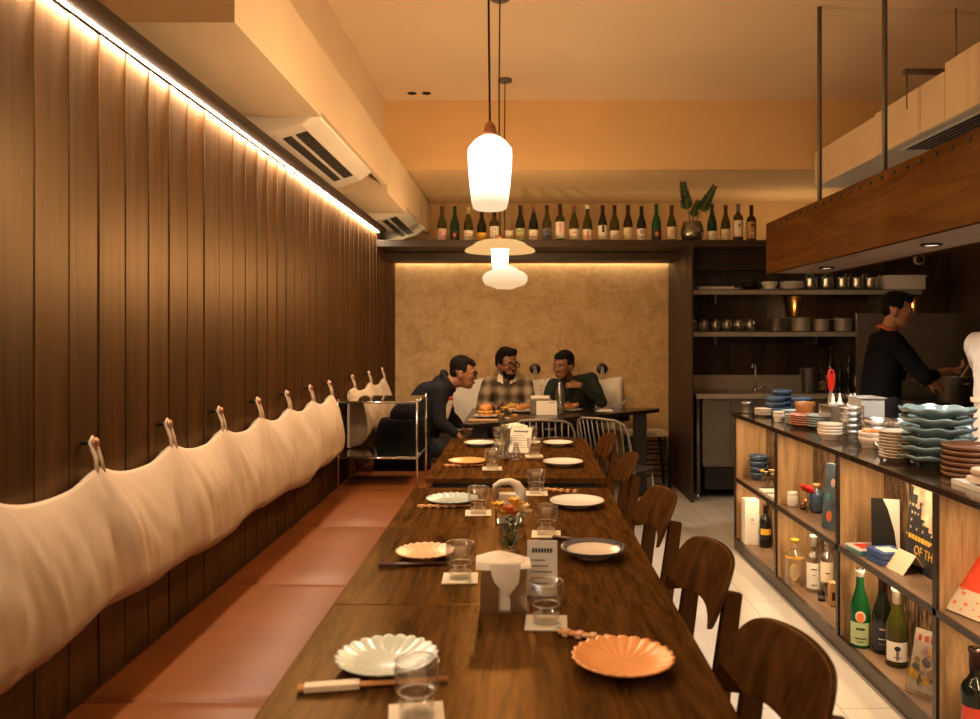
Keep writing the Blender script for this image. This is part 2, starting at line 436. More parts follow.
# panelled left wall: lapped boards, each leaning out a little at one edge
mb = MB(); w = .152
rr = random.Random(3)
for k in range(-13, 51):
    y0 = k*w; y1 = min(y0+w-.003, YB)
    a, b_ = XW+rr.uniform(.0008, .0032), XW+rr.uniform(-.0015, .0005)
    vs = [(a,y0,0),(b_,y1,0),(b_,y1,2.255),(a,y0,2.255),(XW-.006,y0,0),(XW-.006,y1,0),(XW-.006,y1,2.255),(XW-.006,y0,2.255)]
    mb.add(vs, [(0,1,2,3),(0,3,7,4),(1,5,6,2),(4,7,6,5),(0,4,5,1),(3,2,6,7)])
mb.box(-1.33, XW-.005, YF, YB, 0, 2.254)
struct('wall_left', mb, 'wall_wood')
struct('trim_1', MB().box(-1.33, -1.12, YF, 6.7, 2.262, 2.288), 'dark_trim')
mb = MB().box(-1.5, -1.31, YF, YU, 2.288, ZC).box(-1.31, -1.07, YF, YU, 2.69, ZC)
struct('wall_left', mb, 'cream_paint')
# bulkhead along the left: a fascia with two dropped boxes
mb = MB(); mb.box(-.92, -.89, 2.495, YU, 2.40, 2.69); mb.box(-1.31, -.92, 2.5, YU, 2.66, 2.69)
mb.box(-1.31, -.888, 2.49, 3.57, 2.373, 2.68)
mb.box(-1.31, -.888, 5.35, 6.25, 2.350, 2.68)

struct('trim_2', mb, 'cream_paint')
# nook wall, ledge, partition
struct('wall_back', MB().box(-1.33, 1.46, YB, YB+.1, 0, 2.14), 'tan_plaster')
mb = MB().box(-1.31, 3.2, 6.7, YU, 2.14, 2.197).box(-1.31, 1.43, 7.2, 7.55, 2.075, 2.14)
struct('trim_3', mb, 'dark_trim', bevel=.003)
struct('trim_4', MB().box(1.428, 1.446, 6.67, 7.9, 0, 2.14), 'dark_trim', bevel=.002)
struct('wall_back', MB().box(-1.33, XR+.1, YU, YU+.1, 2.14, ZC), 'upper_wall_paint')
struct('trim_5', MB().box(-1.33, XR+.1, 6.35, YU, 2.715, ZC), 'upper_wall_paint')
# kitchen walls
mb = MB()
for k in range(22):
    x0 = 1.46+k*.12; d = rr.uniform(0, .004)
    mb.box(x0, x0+.1185, 7.45-d, 7.5, 0, 2.14)
mb.box(1.46, XR, 7.49, 7.52, 0, 2.14)
struct('wall_kitchen', mb, 'kitchen_wall_wood')
struct('wall_right', MB().box(XR, XR+.1, YF, YU, 0, ZC), 'kitchen_wall_wood')
struct('wall_front', MB().box(-1.6, XR+.1, YF-.1, YF, 0, ZC), 'upper_wall_paint')
struct('trim_6', MB().box(1.462, 3.2, 7.05, 7.45, 2.02, 2.14), 'dark_trim')
struct('trim_7', MB().box(1.448, 3.2, 7.05, 7.09, 1.972, 2.02), 'dark_trim')

# duct box on the right with its grilles, and its trapeze hanger
d = thing('ceiling_duct', 'long cream ceiling duct box with slatted grilles, hung above the kitchen on the right', 'duct', (2.3, 0, 2.56))
mb = MB(); mb.box(0, .75, -1.8, 2.37, 0, .31); mb.box(0, .75, 2.375, 4.33, 0, .31); mb.box(.0, .75, 4.335, 5.18, 0, .27); mb.box(.02, .73, 5.18, 6.3, 0, .27)
mb.build('duct_body', 'cream_paint', d)
MB().box(.01, .74, -1.8, 6.28, -.003, 0).build('underside_panel', 'white_paint', d)
for y0, y1 in ((4.1, 5.0), (2.4, 3.3)):
    g = MB().box(.08, .62, y0, y1, -.006, 0).build('grille', 'white_paint', d)
    s = MB()
    for k in range(14): s.box(.10+.036*k, .122+.036*k, y0+.03, y1-.03, -.009, -.0061)
    s.build('grille_slots', 'ac_dark', g)
h = thing('duct_hanger', 'thin metal trapeze hanger bar carrying the ceiling duct from above', 'hanger', (2.2, 4.55, 2.885))
MB().box(-.02, .95, -.02, .02, 0, .025).build('bar', 'grey_metal', h)
for x in (0, .28, .9): MB().cyl((x, 0, .02 if x else -.20), (x, 0, ZC-2.885 if x else 0.0), .004).build('rod', 'grey_metal', h)

# recessed downlights (two slots near the back of the ceiling)
for x, t in ((-.83, 'left'), (-.72, 'right')):
    l = thing('ceiling_downlight', f'tiny recessed ceiling downlight above the bulkhead end, {t} one of the pair', 'light', (x, 6.15, ZC), group='tiny downlights')
    MB().lathe([(.033, 0), (.036, -.004), (.022, -.005), (.018, .0)], 20).build('bezel', 'ac_dark', l)

# air conditioners
def aircon(y0, label, group):
    a = thing('air_conditioner', label, 'air conditioner', (-1.31, y0, 2.27), group=group)
    L = 1.32
    sec = [(0, 0.0), (.20, .035), (.33, .075), (.40, .13), (.395, .20), (.30, .26), (0, .28)]
    vs = []
    for y in (0, L): vs += [(x, y, z) for x, z in sec]
    n = len(sec); fs = [tuple(range(n))[::-1], tuple(range(n, 2*n))]+[(k, (k+1) % n, n+(k+1) % n, n+k) for k in range(n)]
    MB().add(vs, fs).build('housing', 'ac_plastic', a, bevel=.012)
    def strip(xa, za, xb, zb, nm_, mat):
        mb = MB(); dz = -.004
        mb.add([(xa,.10,za+dz),(xb,.10,zb+dz),(xb,L-.2,zb+dz),(xa,L-.2,za+dz),(xa,.10,za+.01),(xb,.10,zb+.01),(xb,L-.2,zb+.01),(xa,L-.2,za+.01)],
               [(0,1,2,3),(4,7,6,5),(0,4,5,1),(1,5,6,2),(2,6,7,3),(3,7,4,0)])
        return mb.build(nm_, mat, a)
    strip(.215, .039, .252, .0515, 'air_inlet', 'ac_dark')
    o = strip(.272, .058, .325, .0745, 'air_outlet', 'ac_dark')
    v = MB()
    for k in range(12): y = .16+k*.083; v.add([(.276, y, .052), (.320, y+.03, .068), (.320, y+.034, .068), (.276, y+.004, .052)], [(0,1,2,3)])
    v.build('vanes', 'grey_metal', o)
    MB().box(.004, .02, -.02, -.008, .02, .16).build('pipe_bracket', 'ac_dark', a)
aircon(3.60, 'white wall air conditioner in the bulkhead recess, the larger nearer one', 'air conditioners')
aircon(6.27, 'white wall air conditioner in the far bulkhead recess above the bottle ledge', 'air conditioners')

# LED strips (real lamps, except the added fill strip at the ledge's right end)
def led(name, label, x, y0, y1, z, w, mat, axis='Y', n=30, dw=0):
    mb = MB()
    for k in range(n):
        a = y0+(y1-y0)*k/n; b = y0+(y1-y0)*(k+1)/n
        if axis == 'Y': mb.add([(x-w/2, a, z), (x-w/2, b, z), (x+w/2, b, z), (x+w/2, a, z)], [(0,3,2,1)])
        else: mb.add([(a, x-w/2, z), (b, x-w/2, z), (b, x+w/2, z), (a, x+w/2, z)], [(0,1,2,3)])
    o = mb.build(name, mat, fix=False); tag(o, label, 'light strip')
led('light_strip', 'glowing white LED light strip along the top of the left panelled wall', -1.1835, -1.8, 6.68, 2.2605, .009, 'led', n=40)
led('light_strip', 'warm LED light strip hidden above the tan wall of the dining nook', 7.672, -1.28, 1.42, 2.132, .012, 'led_back', 'X', 16)

led('light_strip', 'dim LED strip above the upper kitchen shelf', 7.16, 1.5, 3.1, 2.0185, .01, 'led_kitchen', 'X', 12)
led('light_strip', 'warm LED strip lying on the bottle ledge behind the bottles, washing the wall', 7.45, -1.2, 3.1, 2.1995, .014, 'led_ledge', 'X', 24)
led('light_strip', 'added brighter fill strip on the right end of the bottle ledge', 7.55, 2.2, 3.1, 2.1995, .03, 'led_ledge', 'X', 12)  # extra strip, added only to brighten the wall at this end
# ------------------------------------------------------------------ pendants
def lamp_light(x, y, z, power, r=.05, color=WARM):
    li = bpy.data.lights.new('bulb', 'POINT'); li.energy = power; li.color = color; li.shadow_soft_size = r
    o = bpy.data.objects.new('bulb', li); col.objects.link(o); o.location = (x, y, z); return o
def cord(parent, z0, z1, mat='cord_black'):
    n = 8; MB().tube([(.012*sin(k/n*pi)*(-.4), 0, z0+(z1-z0)*k/n) for k in range(n+1)], .004, 8).build('cord', mat, parent)
    MB().lathe([(.0, 0), (.05, 0), (.05, -.02), (.0, -.022)], 20).build('ceiling_rose', 'grey_metal', parent, (0, 0, z1))
PX = -.109
p = thing('pendant_lamp', 'tall glowing white glass pendant lamp, the nearest of the three over the table', 'pendant lamp', (PX, 2.9, 1.853), group='glass pendant lamps')
MB().lathe([(.0, .0), (.05, .0), (.061, .006), (.067, .03), (.074, .09), (.079, .16), (.080, .20), (.079, .222), (.066, .238), (.056, .250), (.040, .262), (.022, .270), (0, .271)], 48).build('glass_shade', 'lamp_tall', p)
mb = MB(); mb.lathe([(.026, .262), (.026, .285), (.021, .288), (.021, .300), (.017, .312), (.006, .322), (0, .322)], 24); mb.build('cap', 'copper', p)
cord(p, .32, ZC-1.853)
p = thing('pendant_lamp', 'wide saucer-shaped pendant lamp with a bright tapered tube, middle of the three', 'pendant lamp', (PX, 4.36, 1.765), group='glass pendant lamps')
MB().lathe([(.0, .152), (.10, .148), (.130, .138), (.152, .120), (.184, .104), (.193, .092), (.188, .087), (.155, .098), (.12, .112), (.05, .120), (0, .120)], 56).build('saucer_shade', 'lamp_saucer', p)
MB().lathe([(.0, .0), (.040, .0), (.043, .01), (.050, .118), (.0, .119)], 32).build('tube_shade', 'lamp_core', p)
MB().lathe([(.03, .150), (.03, .172), (.015, .178), (0, .178)], 20).build('cap', 'copper', p)
cord(p, .175, ZC-1.78)
p = thing('pendant_lamp', 'squat rounded glass pendant lamp, farthest of the three, before the tan wall', 'pendant lamp', (PX, 5.82, 1.735), group='glass pendant lamps')
MB().lathe([(.0, .0), (.060, .0), (.072, .006), (.10, .016), (.142, .030), (.160, .055), (.165, .080), (.155, .105), (.13, .125), (.10, .135), (.085, .150), (.055, .165), (0, .168)], 48).build('glass_shade', 'lamp_squat', p)
MB().lathe([(.03, .165), (.03, .21), (.012, .22), (0, .22)], 20).build('cap', 'copper', p)
cord(p, .215, ZC-1.735)

# ------------------------------------------------------------------ hood beam over the counter
h = thing('extractor_hood', 'long wooden extractor hood with studded fascia hung above the kitchen counter', 'hood', (1.6, 0, 1.795))
MB().box(0, .03, -1.6, 5.2, 0, .328).box(.03, .37, 5.17, 5.2, 0, .328).box(.37, .40, -1.6, 5.2, 0, .328).build('fascia', 'hood_wood', h, bevel=.002)
MB().box(.03, .37, -1.6, 5.17, .004, .03).build('soffit', 'hood_soffit', h)
for k in range(44):
    MB().cyl((-.004, 5.145-.115*k, .300), (.002, 5.145-.115*k, .300), .0105, n=10).build('stud', 'black', h)
for k, y in enumerate((4.7, 3.5, 2.4, 1.3)):
    s = MB().lathe([(.045, .005), (.045, -.004), (.036, -.006), (.033, .003)], 24).build('spotlight', 'ac_dark', h, (.2, y, .0))
    MB().lathe([(0, -.003), (.03, -.003)], 24, close=False).build('lens', 'spot_glow', s)
for y in (4.54, 3.73, 2.0):
    MB().cyl((.10, y, .02), (.10, y, ZC-1.795), .0125, n=12).build('support_rod', 'grey_metal', h)

# ------------------------------------------------------------------ bench along the left wall
b = thing('banquette_bench', 'long dark wooden bench base running under the leather seat pads by the left wall', 'bench', (XW, 0, 0))
MB().box(.012, .54, .1, 7.65, .08, .355).build('base', 'dark_trim', b)
MB().box(.012, .48, .1, 7.65, 0, .08).build('plinth', 'black', b)
pads = [(.14, 1.13, 'nearest seat pad at the bottom edge of the photo'), (1.13, 2.14, 'beside the nearest dining table'), (2.14, 3.15, 'second in full view'),
        (3.15, 4.13, 'third in full view'), (4.13, 5.12, 'last before the chrome rack'), (5.12, 6.1, 'under the chrome rack'), (6.1, 7.12, 'where the man in the hoodie sits')]
for y0, y1, t in pads:
    if y0 < 1: continue
    mb = MB()
    L = y1-y0
    def fn(u, v, L=L):
        # u along the length, v around the section
        sec = [(0,0),(.58,0),(.595,.02),(.59,.052),(.57,.064),(.3,.067),(.03,.064),(.004,.052)]
        k = int(v*8) % 8; x, z = sec[k]
        e = min(u, 1-u)*L
        if e < .012: z = z*(.82 if z > .03 else 1)
        return (x, u*L, z)
    us = 14
    vs = []; fs = []
    ul = [0, .004, .012, .05, .2, .4, .5, .6, .8, .95, .988, .996, 1]
    for u in ul:
        for k in range(8): vs.append(fn(u, k/8+.001))
    for i in range(len(ul)-1):
        for k in range(8): fs.append((i*8+k, i*8+(k+1) % 8, (i+1)*8+(k+1) % 8, (i+1)*8+k))
    fs += [tuple(range(8))[::-1], tuple((len(ul)-1)*8+k for k in range(8))]
    mb.add(vs, fs, True)
    o = mb.build('seat_pad', 'leather', None, (XW+.008, y0, .355)); tag(o, 'rust brown leather seat pad on the bench, '+t, 'seat pad', 'leather seat pads')
tag(MB().box(.0, 1.41, -.0, .52, 0, .42).build('banquette_bench', 'dark_trim', None, (-.57, 7.17, 0)), 'low bench against the tan wall behind the seated men', 'bench')

# ------------------------------------------------------------------ hung linen back cushions
def hung_cushion(hooks, y0, y1, label, ztop=1.044, zbot=.645, depth=.112, seed=1):
    L = y1-y0; hk = [h-y0 for h in hooks]
    t = thing('hanging_cushion', label, 'cushion', (XW+.012, y0, 0), group='linen back cushions')
    nu = int(L/.011); nv = 56
    def top(s):
        d = min(abs(s-h) for h in hk)
        gap = .225
        return ztop - .044*(1-(1-min(1, d/gap))**2.3)
    def fn(u, v):
        s = u*L; zt = top(s); zb = zbot + .012*sin(s*5.3+seed)+.008*sin(s*11+2*seed)
        if v < .62:      # the front, top to bottom
            q = v/.62; z = zt+(zb-zt)*q
            x = .030*(1-q)+depth*(sin(min(1, q*1.25+.02)*pi/2)**.8)*(1 if q < .8 else cos((q-.8)/.2*1.05)**.6)
            amp = sin(min(1, q*1.6)*pi/2)
            f = 0
            for h in hk:
                dd = s-h; ang = dd/(.10+(zt-z)*.75)
                f += (cos(ang*7+h*3)*.5+.5*cos(ang*13+h*9)-.45*abs(sin(ang*11+h*5))**.5)*math.exp(-ang*ang*1.6)*.011*(1-.45*q)
            f += noise.noise(Vector((s*5, z*2.2, seed)))*.022 + noise.noise(Vector((s*13+z*4, z*5, seed+4)))*.009 + noise.noise(Vector((s*38+z*9, z*7, seed+4)))*.0035
            x += f*amp*(1 if q < .85 else .6); x = max(.004, x)
        elif v < .75:
            q = (v-.62)/.13; z = zb-.006*sin(q*pi); x = depth*.55*(1-q)+.002
        else:
            q = (v-.75)/.25; z = zb+(zt-zb)*q; x = .001
        e = min(s, L-s)
        if e < .05: x *= .35+.65*sqrt(e/.05)
        return (x, s, z)
    mb = MB(); mb.grid(fn, nu, nv, True, closev=True)
    n0 = nu*nv
    mb.f += [tuple(range(nv))[::-1], tuple((nu-1)*nv+k for k in range(nv))]; mb.sm += [False, False]
    mb.build('cushion_cover', 'linen', t)
    for h in hk:
        MB().tube([(.040, h-.016, ztop-.022), (.034, h-.010, ztop+.02), (.018, h-.010, 1.108), (.020, h-.002, 1.121), (.022, h+.008, 1.110), (.038, h+.006, ztop+.02), (.044, h+.014, ztop-.022)], .0055, 6).build('hanging_loop', 'linen', t)
ordn = {1.28: 'hidden just outside the picture at left', 1.73: 'at the left edge'}
H1 = [1.28, 1.73, 2.187, 2.65, 3.105, 3.56, 4.0, 4.45, 4.89]
hung_cushion(H1, 1.0, 4.95, 'long off-white linen back cushion hung by loops along the left wall')
H2 = [5.57, 6.18, 6.78]
hung_cushion(H2, 5.5, 6.85, 'shorter off-white linen back cushion hung on the left wall behind the chrome rack', seed=5)
def peg(p, label, rot=None):
    t = thing('wall_peg', label, 'peg', p, group='wall pegs', rot=rot)
    MB().cyl((0, 0, 0), (.034, 0, 0), .006, n=12).build('shank', 'black', t)
    MB().lathe([(0, 0), (.014, 0), (.0155, .003), (.014, .008), (0, .009)], 18, Matrix.Translation((.034, 0, 0)) @ Matrix.Rotation(pi/2, 4, 'Y')).build('cap', 'copper', t)
names = ['first', 'second', 'third', 'fourth', 'fifth', 'sixth', 'last']
for k, y in enumerate(H1):
    if k < 2: continue
    peg((XW+.002, y, 1.105), f'small copper-capped wall peg holding the long cushion, {names[k-2]} from the left')
for k, y in enumerate(H2): peg((XW+.002, y, 1.105), f'small copper-capped wall peg behind the chrome rack, {["left", "middle", "right"][k]} of three')
# back wall cushions and disc pegs
for k, (x, w_) in enumerate(((-.51, .62), (.14, .62), (.74, .50))):
    t = thing('hanging_cushion', 'off-white cushion hung on the tan wall, '+['behind the bearded man', 'between the two men facing us', 'right of the man in dark green'][k], 'cushion', (x, YB-.012, 0), group='linen back cushions')
    def fn(u, v, w_=w_, k=k):
        a = (u-.5)*w_; zt = 1.0-.035*abs(sin(u*pi*1.0+pi/2))*(1); zt = .985+.03*cos(u*2*pi)*.5; zb = .5
        q = v; z = zt+(zb-zt)*q
        d = .10*sin(min(1, q*1.4+.05)*pi/2)*min(1, (min(u, 1-u)*w_/.04)**.5 if min(u, 1-u) > 0 else 0)
        return (a, -d-.006*noise.noise(Vector((a*14, z*4, k)))*4*min(1, q*4), z)
    mb = MB(); mb.grid(fn, 40, 30, True); mb.box(-w_/2+.01, w_/2-.01, -.004, .008, .51, .96)
    mb.build('cushion_cover', 'white_cloth', t)
for x, t_ in ((.145, 'between the bearded man and the man in dark green'), (.79, 'right of the man in dark green'), (-.51, 'hidden behind the bearded man')):
    t = thing('wall_peg', 'round black disc peg '+t_, 'peg', (x, YB, 1.075), group='wall pegs')
    MB().lathe([(0, 0), (.054, 0), (.054, .010), (.048, .014), (0, .014)], 32, Matrix.Rotation(pi/2, 4, 'X')).build('disc', 'black', t)
    MB().lathe([(0, .012), (.011, .012), (.011, .05), (.014, .055), (0, .06)], 16, Matrix.Rotation(pi/2, 4, 'X')).build('knob', 'steel', t)
    MB().tube([(-.012, -.02, -.10), (-.01, -.04, -.02), (0, -.045, .014), (.01, -.04, -.02), (.012, -.02, -.10)], .006, 6).build('loop', 'white_cloth', t)

# ------------------------------------------------------------------ chrome rack on the bench
r = thing('serving_rack', 'low chrome frame rack with dark glass shelves standing on the bench', 'rack', (-1.165, 5.12, .422))
Lx, Ly, H = .505, .49, .556
for x in (0, Lx):
    for y in (0, Ly):
        MB().cyl((x, y, 0), (x, y, H+.012), .0075, n=14).build('post', 'chrome', r)
for z in (H-.01, .19):
    mb = MB()
    for y in (0, Ly): mb.cyl((0, y, z), (Lx, y, z), .007, n=12)
    for x in (0, Lx): mb.cyl((x, 0, z), (x, Ly, z), .007, n=12)
    mb.build('rail', 'chrome', r)
    MB().box(.008, Lx-.008, .008, Ly-.008, z+.001, z+.009).build('shelf', 'dark_glass_shelf', r)
MB().lathe([(0, 0), (.014, .004), (.016, .014), (.010, .026), (0, .03)], 16).build('finial', 'chrome', r, (0, Ly*.9, H+.01))

# backpack on the bench behind the rack
bp = thing('backpack', 'black backpack sitting on the bench behind the chrome rack', 'bag', (-.86, 5.86, .422))
mb = MB()
def fb(u, v):
    a = 2*pi*u; z = v*.37; w2 = .205*(1-.25*(v**4)); d2 = .11*(1-.25*v**3)
    c, s_ = cos(a), sin(a); e = .55
    return (w2*abs(c)**e*(1 if c > 0 else -1)*(.25 if v in (0, 1) and 0 else 1), d2*abs(s_)**e*(1 if s_ > 0 else -1), z)
mb.grid(fb, 36, 14, True, closeu=True)
mb.f += [tuple(k*14 for k in range(36)), tuple(k*14+13 for k in range(36))]; mb.sm += [False]*2
mb.build('main_compartment', 'black_soft', bp)
mb = MB().ell((.02, 0, .385), (.115, .085, .10)); mb.build('top_pouch', 'black_soft', bp)
MB().tube([(-.03, -.02, .46), (-.028, -.02, .51), (0, -.02, .525), (.028, -.02, .51), (.03, -.02, .46)], .007, 8).build('handle', 'black_soft', bp)

# dark object at the bottom-left corner
g = thing('glasses_case', 'dark-framed glasses case corner resting on the leather seat at bottom left', 'glasses', (-1.02, 1.545, .43))
MB().tube([(-.03, 0, .0), (-.035, .0, .03), (-.015, 0, .042), (.02, 0, .04), (.03, 0, .02), (.028, 0, 0)], .007, 8).build('frame', 'black', g)
MB().box(-.03, .025, -.002, .002, .0, .03).build('lens', 'foil_gold', g)

# ------------------------------------------------------------------ dining tables
def table(y0, y1, x0, x1, label):
    t = thing('dining_table', label, 'table', ((x0+x1)/2, (y0+y1)/2, 0), group='dining tables in the long row')
    hx = (x1-x0)/2; hy = (y1-y0)/2-.0015
    MB().box(-hx, hx, -hy, hy, .724, .75).build('tabletop', 'table_wood', t, bevel=.003)
    MB().box(-hx+.05, hx-.05, -hy+.018, hy-.018, .69, .724).build('underframe', 'black', t)
    for sx in (-1, 1):
        for sy in (-1, 1):
            MB().cyl((sx*(hx-.085), sy*(hy-.035), .69), (sx*(hx-.085), sy*(hy-.03), 0), .013, .011, n=12).build('leg', 'steel', t)
table(1.18, 1.93, -.452, .374, 'dark oak dining table, the nearest one, with the fluted orange plate at right')
table(1.93, 2.71, -.452, .374, 'dark oak dining table with the steel napkin holder, second from the front')
table(2.71, 3.41, -.452, .374, 'dark oak dining table at the far end of the joined front row')
table(3.64, 4.36, -.43, .395, 'dark oak dining table, nearer of the back pair past the gap')
table(4.36, 5.03, -.43, .41, 'dark oak dining table, farther of the back pair, before the seated men')
# the big dark table at the back
t = thing('dining_table', 'large black-topped table where the three men sit, before the tan wall', 'table', (0, 0, 0))
poly = [(-.42, 5.84), (-.36, 5.80), (.31, 6.25), (.75, 6.60), (1.16, 6.95), (1.225, 7.02), (1.23, 7.08), (1.18, 7.13), (-.36, 7.13), (-.42, 7.08)]
MB().prism(poly, .722, .752).build('tabletop', 'black_table_wood', t, bevel=.004)
MB().prism([(-.30, 5.98), (.28, 6.36), (.95, 6.92), (-.30, 6.98)], .66, .722).build('apron', 'black', t)
for x, y in ((1.04, 6.95), (-.30, 6.0), (-.30, 7.0)):
    MB().box(x-.055, x+.055, y-.04, y+.04, 0, .722).build('leg', 'black', t, bevel=.004)

# ------------------------------------------------------------------ bentwood chairs
def make_chair(label):
    t = thing('dining_chair', label, 'chair', (0,0,0), group='wooden chairs along the tables')
    # seat
    mb = MB()
    poly = [(.20, -.17), (.23, -.10), (.235, 0), (.23, .10), (.20, .17), (.10, .205), (-.12, .215), (-.19, .19), (-.205, .1), (-.205, -.1), (-.19, -.19), (-.12, -.215), (.10, -.205)]
    mb.prism(poly, .432, .452); mb.build('seat', 'chair_wood', t, bevel=.005)
    mb = MB().box(-.17, .19, -.17, -.148, .385, .432).box(-.17, .19, .148, .17, .385, .432).box(.17, .19, -.148, .148, .385, .432).box(-.17, -.15, -.148, .148, .385, .432)
    mb.build('seat_rail', 'chair_wood', t)
    for s in (-1, 1):
        MB().cyl((-.155, s*.165, .432), (-.18, s*.185, 0), .019, .013, n=12).build('front_leg', 'chair_wood', t)
        # rear post: a broad tapering board, floor to back
        y = s*.150
        prof = [(.235, 0), (.16, .40), (.162, .46), (.205, .738), (.250, .728), (.217, .46), (.214, .40), (.275, 0)]
        vs = [(x, y-.011, z) for x, z in prof]+[(x, y+.011, z) for x, z in prof]; n = len(prof)
        MB().add(vs, [tuple(range(n))[::-1], tuple(range(n, 2*n))]+[(k, (k+1) % n, n+(k+1) % n, n+k) for k in range(n)]).build('rear_leg', 'chair_wood', t, bevel=.004)
    # curved back panel, arched below, crowned above
    mb = MB(); W = .195; nu, nv = 44, 12; th = .013
    vs = []; fs = []
    for side in (0, 1):
        for i in range(nu):
            q = -1+2*i/(nu-1)
            y = q*W
            arch = 1-abs(q)**2.6
            top = .818-.018*q*q-.075*abs(q)**9
            bot = .626+.050*(1-abs(q)**2.2)+.050*abs(q)**14
            for j in range(nv):
                z = bot+(top-bot)*j/(nv-1)
                x = .165+(z-.62)*.42-.035*q*q+side*th
                vs.append((x, y, z))
    def id_(s, i, j): return s*nu*nv+i*nv+j
    for i in range(nu-1):
        for j in range(nv-1):
            fs.append((id_(0,i,j), id_(0,i,j+1), id_(0,i+1,j+1), id_(0,i+1,j)))
            fs.append((id_(1,i,j), id_(1,i+1,j), id_(1,i+1,j+1), id_(1,i,j+1)))
    for i in range(nu-1):
        for j in (0, nv-1): fs.append((id_(0,i,j), id_(0,i+1,j), id_(1,i+1,j), id_(1,i,j)))
    for j in range(nv-1):
        for i in (0, nu-1): fs.append((id_(0,i,j), id_(0,i,j+1), id_(1,i,j+1), id_(1,i,j)))
    mb.add(vs, fs, True); o = mb.build('backrest', 'chair_wood', t, bevel=.003)
    return t
ch = make_chair('nearest dark brown wooden chair, its curved back cut off by the bottom edge')
spots = [((.302, 1.51), .16, None), ((.31, 2.20), .12, 'dark wooden chair with arched backrest and floor showing through, second from front'),
         ((.315, 2.99), .10, 'dark brown wooden chair with a tall edge-on backrest, third from the front'),
         ((.32, 3.93), .0, 'dark brown wooden chair at the nearer table of the back pair'),
         ((.30, 4.68), .08, 'reddish brown wooden chair at the farther table of the back pair')]
for k, ((x, y), a, lab) in enumerate(spots):
    if k == 0: ch.location = (x, y, 0); ch.rotation_euler = (0, 0, a)
    else: dup(ch, (x, y, 0), a, lab)

# wire-back chairs at the black table
def rod_chair(label):
    t = thing('rod_chair', label, 'chair', (0,0,0), group='metal rod-back chairs')
    MB().prism([(-.19,-.20),(.19,-.20),(.205,-.1),(.205,.15),(.17,.2),(-.17,.2),(-.205,.15),(-.205,-.1)], .44, .455).build('seat', 'black', t, bevel=.004)
    def P(q, z):  # back surface, rear = -Y local
        return (q*.215*(1+.0*(z)), -.17-.25*(z-.45)-.02+.05*q*q, z)
    pts = [P(-1, .45), P(-1, .62), P(-.98, .74), P(-.88, .795), P(-.65, .82), P(0, .828), P(.65, .82), P(.88, .795), P(.98, .74), P(1, .62), P(1, .45)]
    MB().tube(pts, .009, 8).build('back_frame', 'rod_metal', t)
    for k in range(9):
        q = -.8+.2*k
        MB().tube([P(q*.9, .452), P(q, .64), P(q, .81 if abs(q) < .75 else .80)], .0048, 6).build('spindle', 'rod_metal', t)
    for sx in (-1, 1):
        for sy in (-1, 1): MB().cyl((sx*.16, sy*.16, .44), (sx*.20, sy*.20, 0), .010, n=10).build('leg', 'rod_metal', t)
    return t
c1 = rod_chair('grey metal rod-back chair at the black table, the left one')
c1.location = (.185, 5.66, 0); c1.rotation_euler = (0, 0, -.12)
dup(c1, (.71, 5.70, 0), -.72, 'grey metal rod-back chair at the black table, turned to the right, the right one')

# stool
s = thing('woven_stool', 'low stool with a woven straw seat standing behind the black table leg', 'stool', (1.16, 7.42, 0))
MB().box(-.19, .19, -.16, .16, .475, .515).build('seat', 'straw', s, bevel=.015)
for sx in (-1, 1):
    for sy in (-1, 1): MB().cyl((sx*.155, sy*.13, .49), (sx*.20, sy*.16, 0), .015, n=10).build('leg', 'black', s)
for z in (.12, .22, .32, .40):
    f = 1-(z/.49)*.22
    mb = MB()
    for sy in (-1, 1): mb.cyl((-.20*f, sy*.16*f, z), (.20*f, sy*.16*f, z), .008, n=8)
    for sx in (-1, 1): mb.cyl((sx*.20*f, -.16*f, z+.02), (sx*.20*f, .16*f, z+.02), .008, n=8)
    mb.build('rung', 'black', s)
# ------------------------------------------------------------------ shelf unit and counter top
XC = 1.41; SD = .205
u = thing('shelf_unit', 'open two-tier wooden shelf unit with rough bark-like back panels under the counter', 'shelf', (XC, 0, 0))
div = [1.02, 1.87, 2.72, 3.56, 4.42, 5.26]
MB().box(-.002, .02, .17, 5.262, 0, .068).build('kick_edge', 'frame_wood', u)
MB().box(.002, SD, .17, 5.25, .01, .0655).build('bottom_board', 'shelf_top_wood', u)
MB().box(-.002, .016, .17, 5.262, .446, .470).build('shelf_edge', 'frame_wood', u)
MB().box(.004, SD, .17, 5.25, .448, .4715).build('shelf', 'shelf_top_wood', u)
MB().box(SD, SD+.02, .17, 5.262, 0, .866).build('back_panel', 'bark_panel', u)
for z in (.8645, .4475):
    mb = MB()
    for k in range(5, 31):
        ya, yb = .17*k+.02, .17*k+.16
        if all(yb < q-.05 or ya > q+.05 for q in div): mb.add([(.080, ya, z), (.080, yb, z), (.096, yb, z), (.096, ya, z)], [(0,1,2,3)])
    mb.build('light_strip', 'led_shelf', u, fix=False)
for y in div:
    e = y+.011 if y < 5 else y+.003
    for z0, z1 in ((.0655, .448), (.4715, .866)):
        MB().box(.006, SD, y-.011, e, z0, z1).build('divider', 'shelf_wood', u)
    MB().box(-.002, .010, y-.0125, e+.0015, .068, .866).build('stile', 'frame_wood', u)
o = MB().box(XC-.012, XC+.42, .1, 5.272, .866, .89).build('counter_top', 'counter_wood', bevel=.002); tag(o, 'dark polished counter top carrying the stacked crockery above the open shelves', 'counter')
o = MB().box(XC+SD+.022, XC+.39, .17, 5.24, 0, .865).build('kitchen_cabinet', 'dull_steel', bevel=.004); tag(o, 'steel kitchen cabinet behind the shelf unit, under the counter top', 'cabinet')

CT = .8905   # counter top height
def pos(x, y, z):
    """Ground point of something standing at height z whose foot is seen at photo pixel (x, y)."""
    Y = (CZ-z)*F/(y-335); return Vector(((x-520)*Y/F, Y, z))

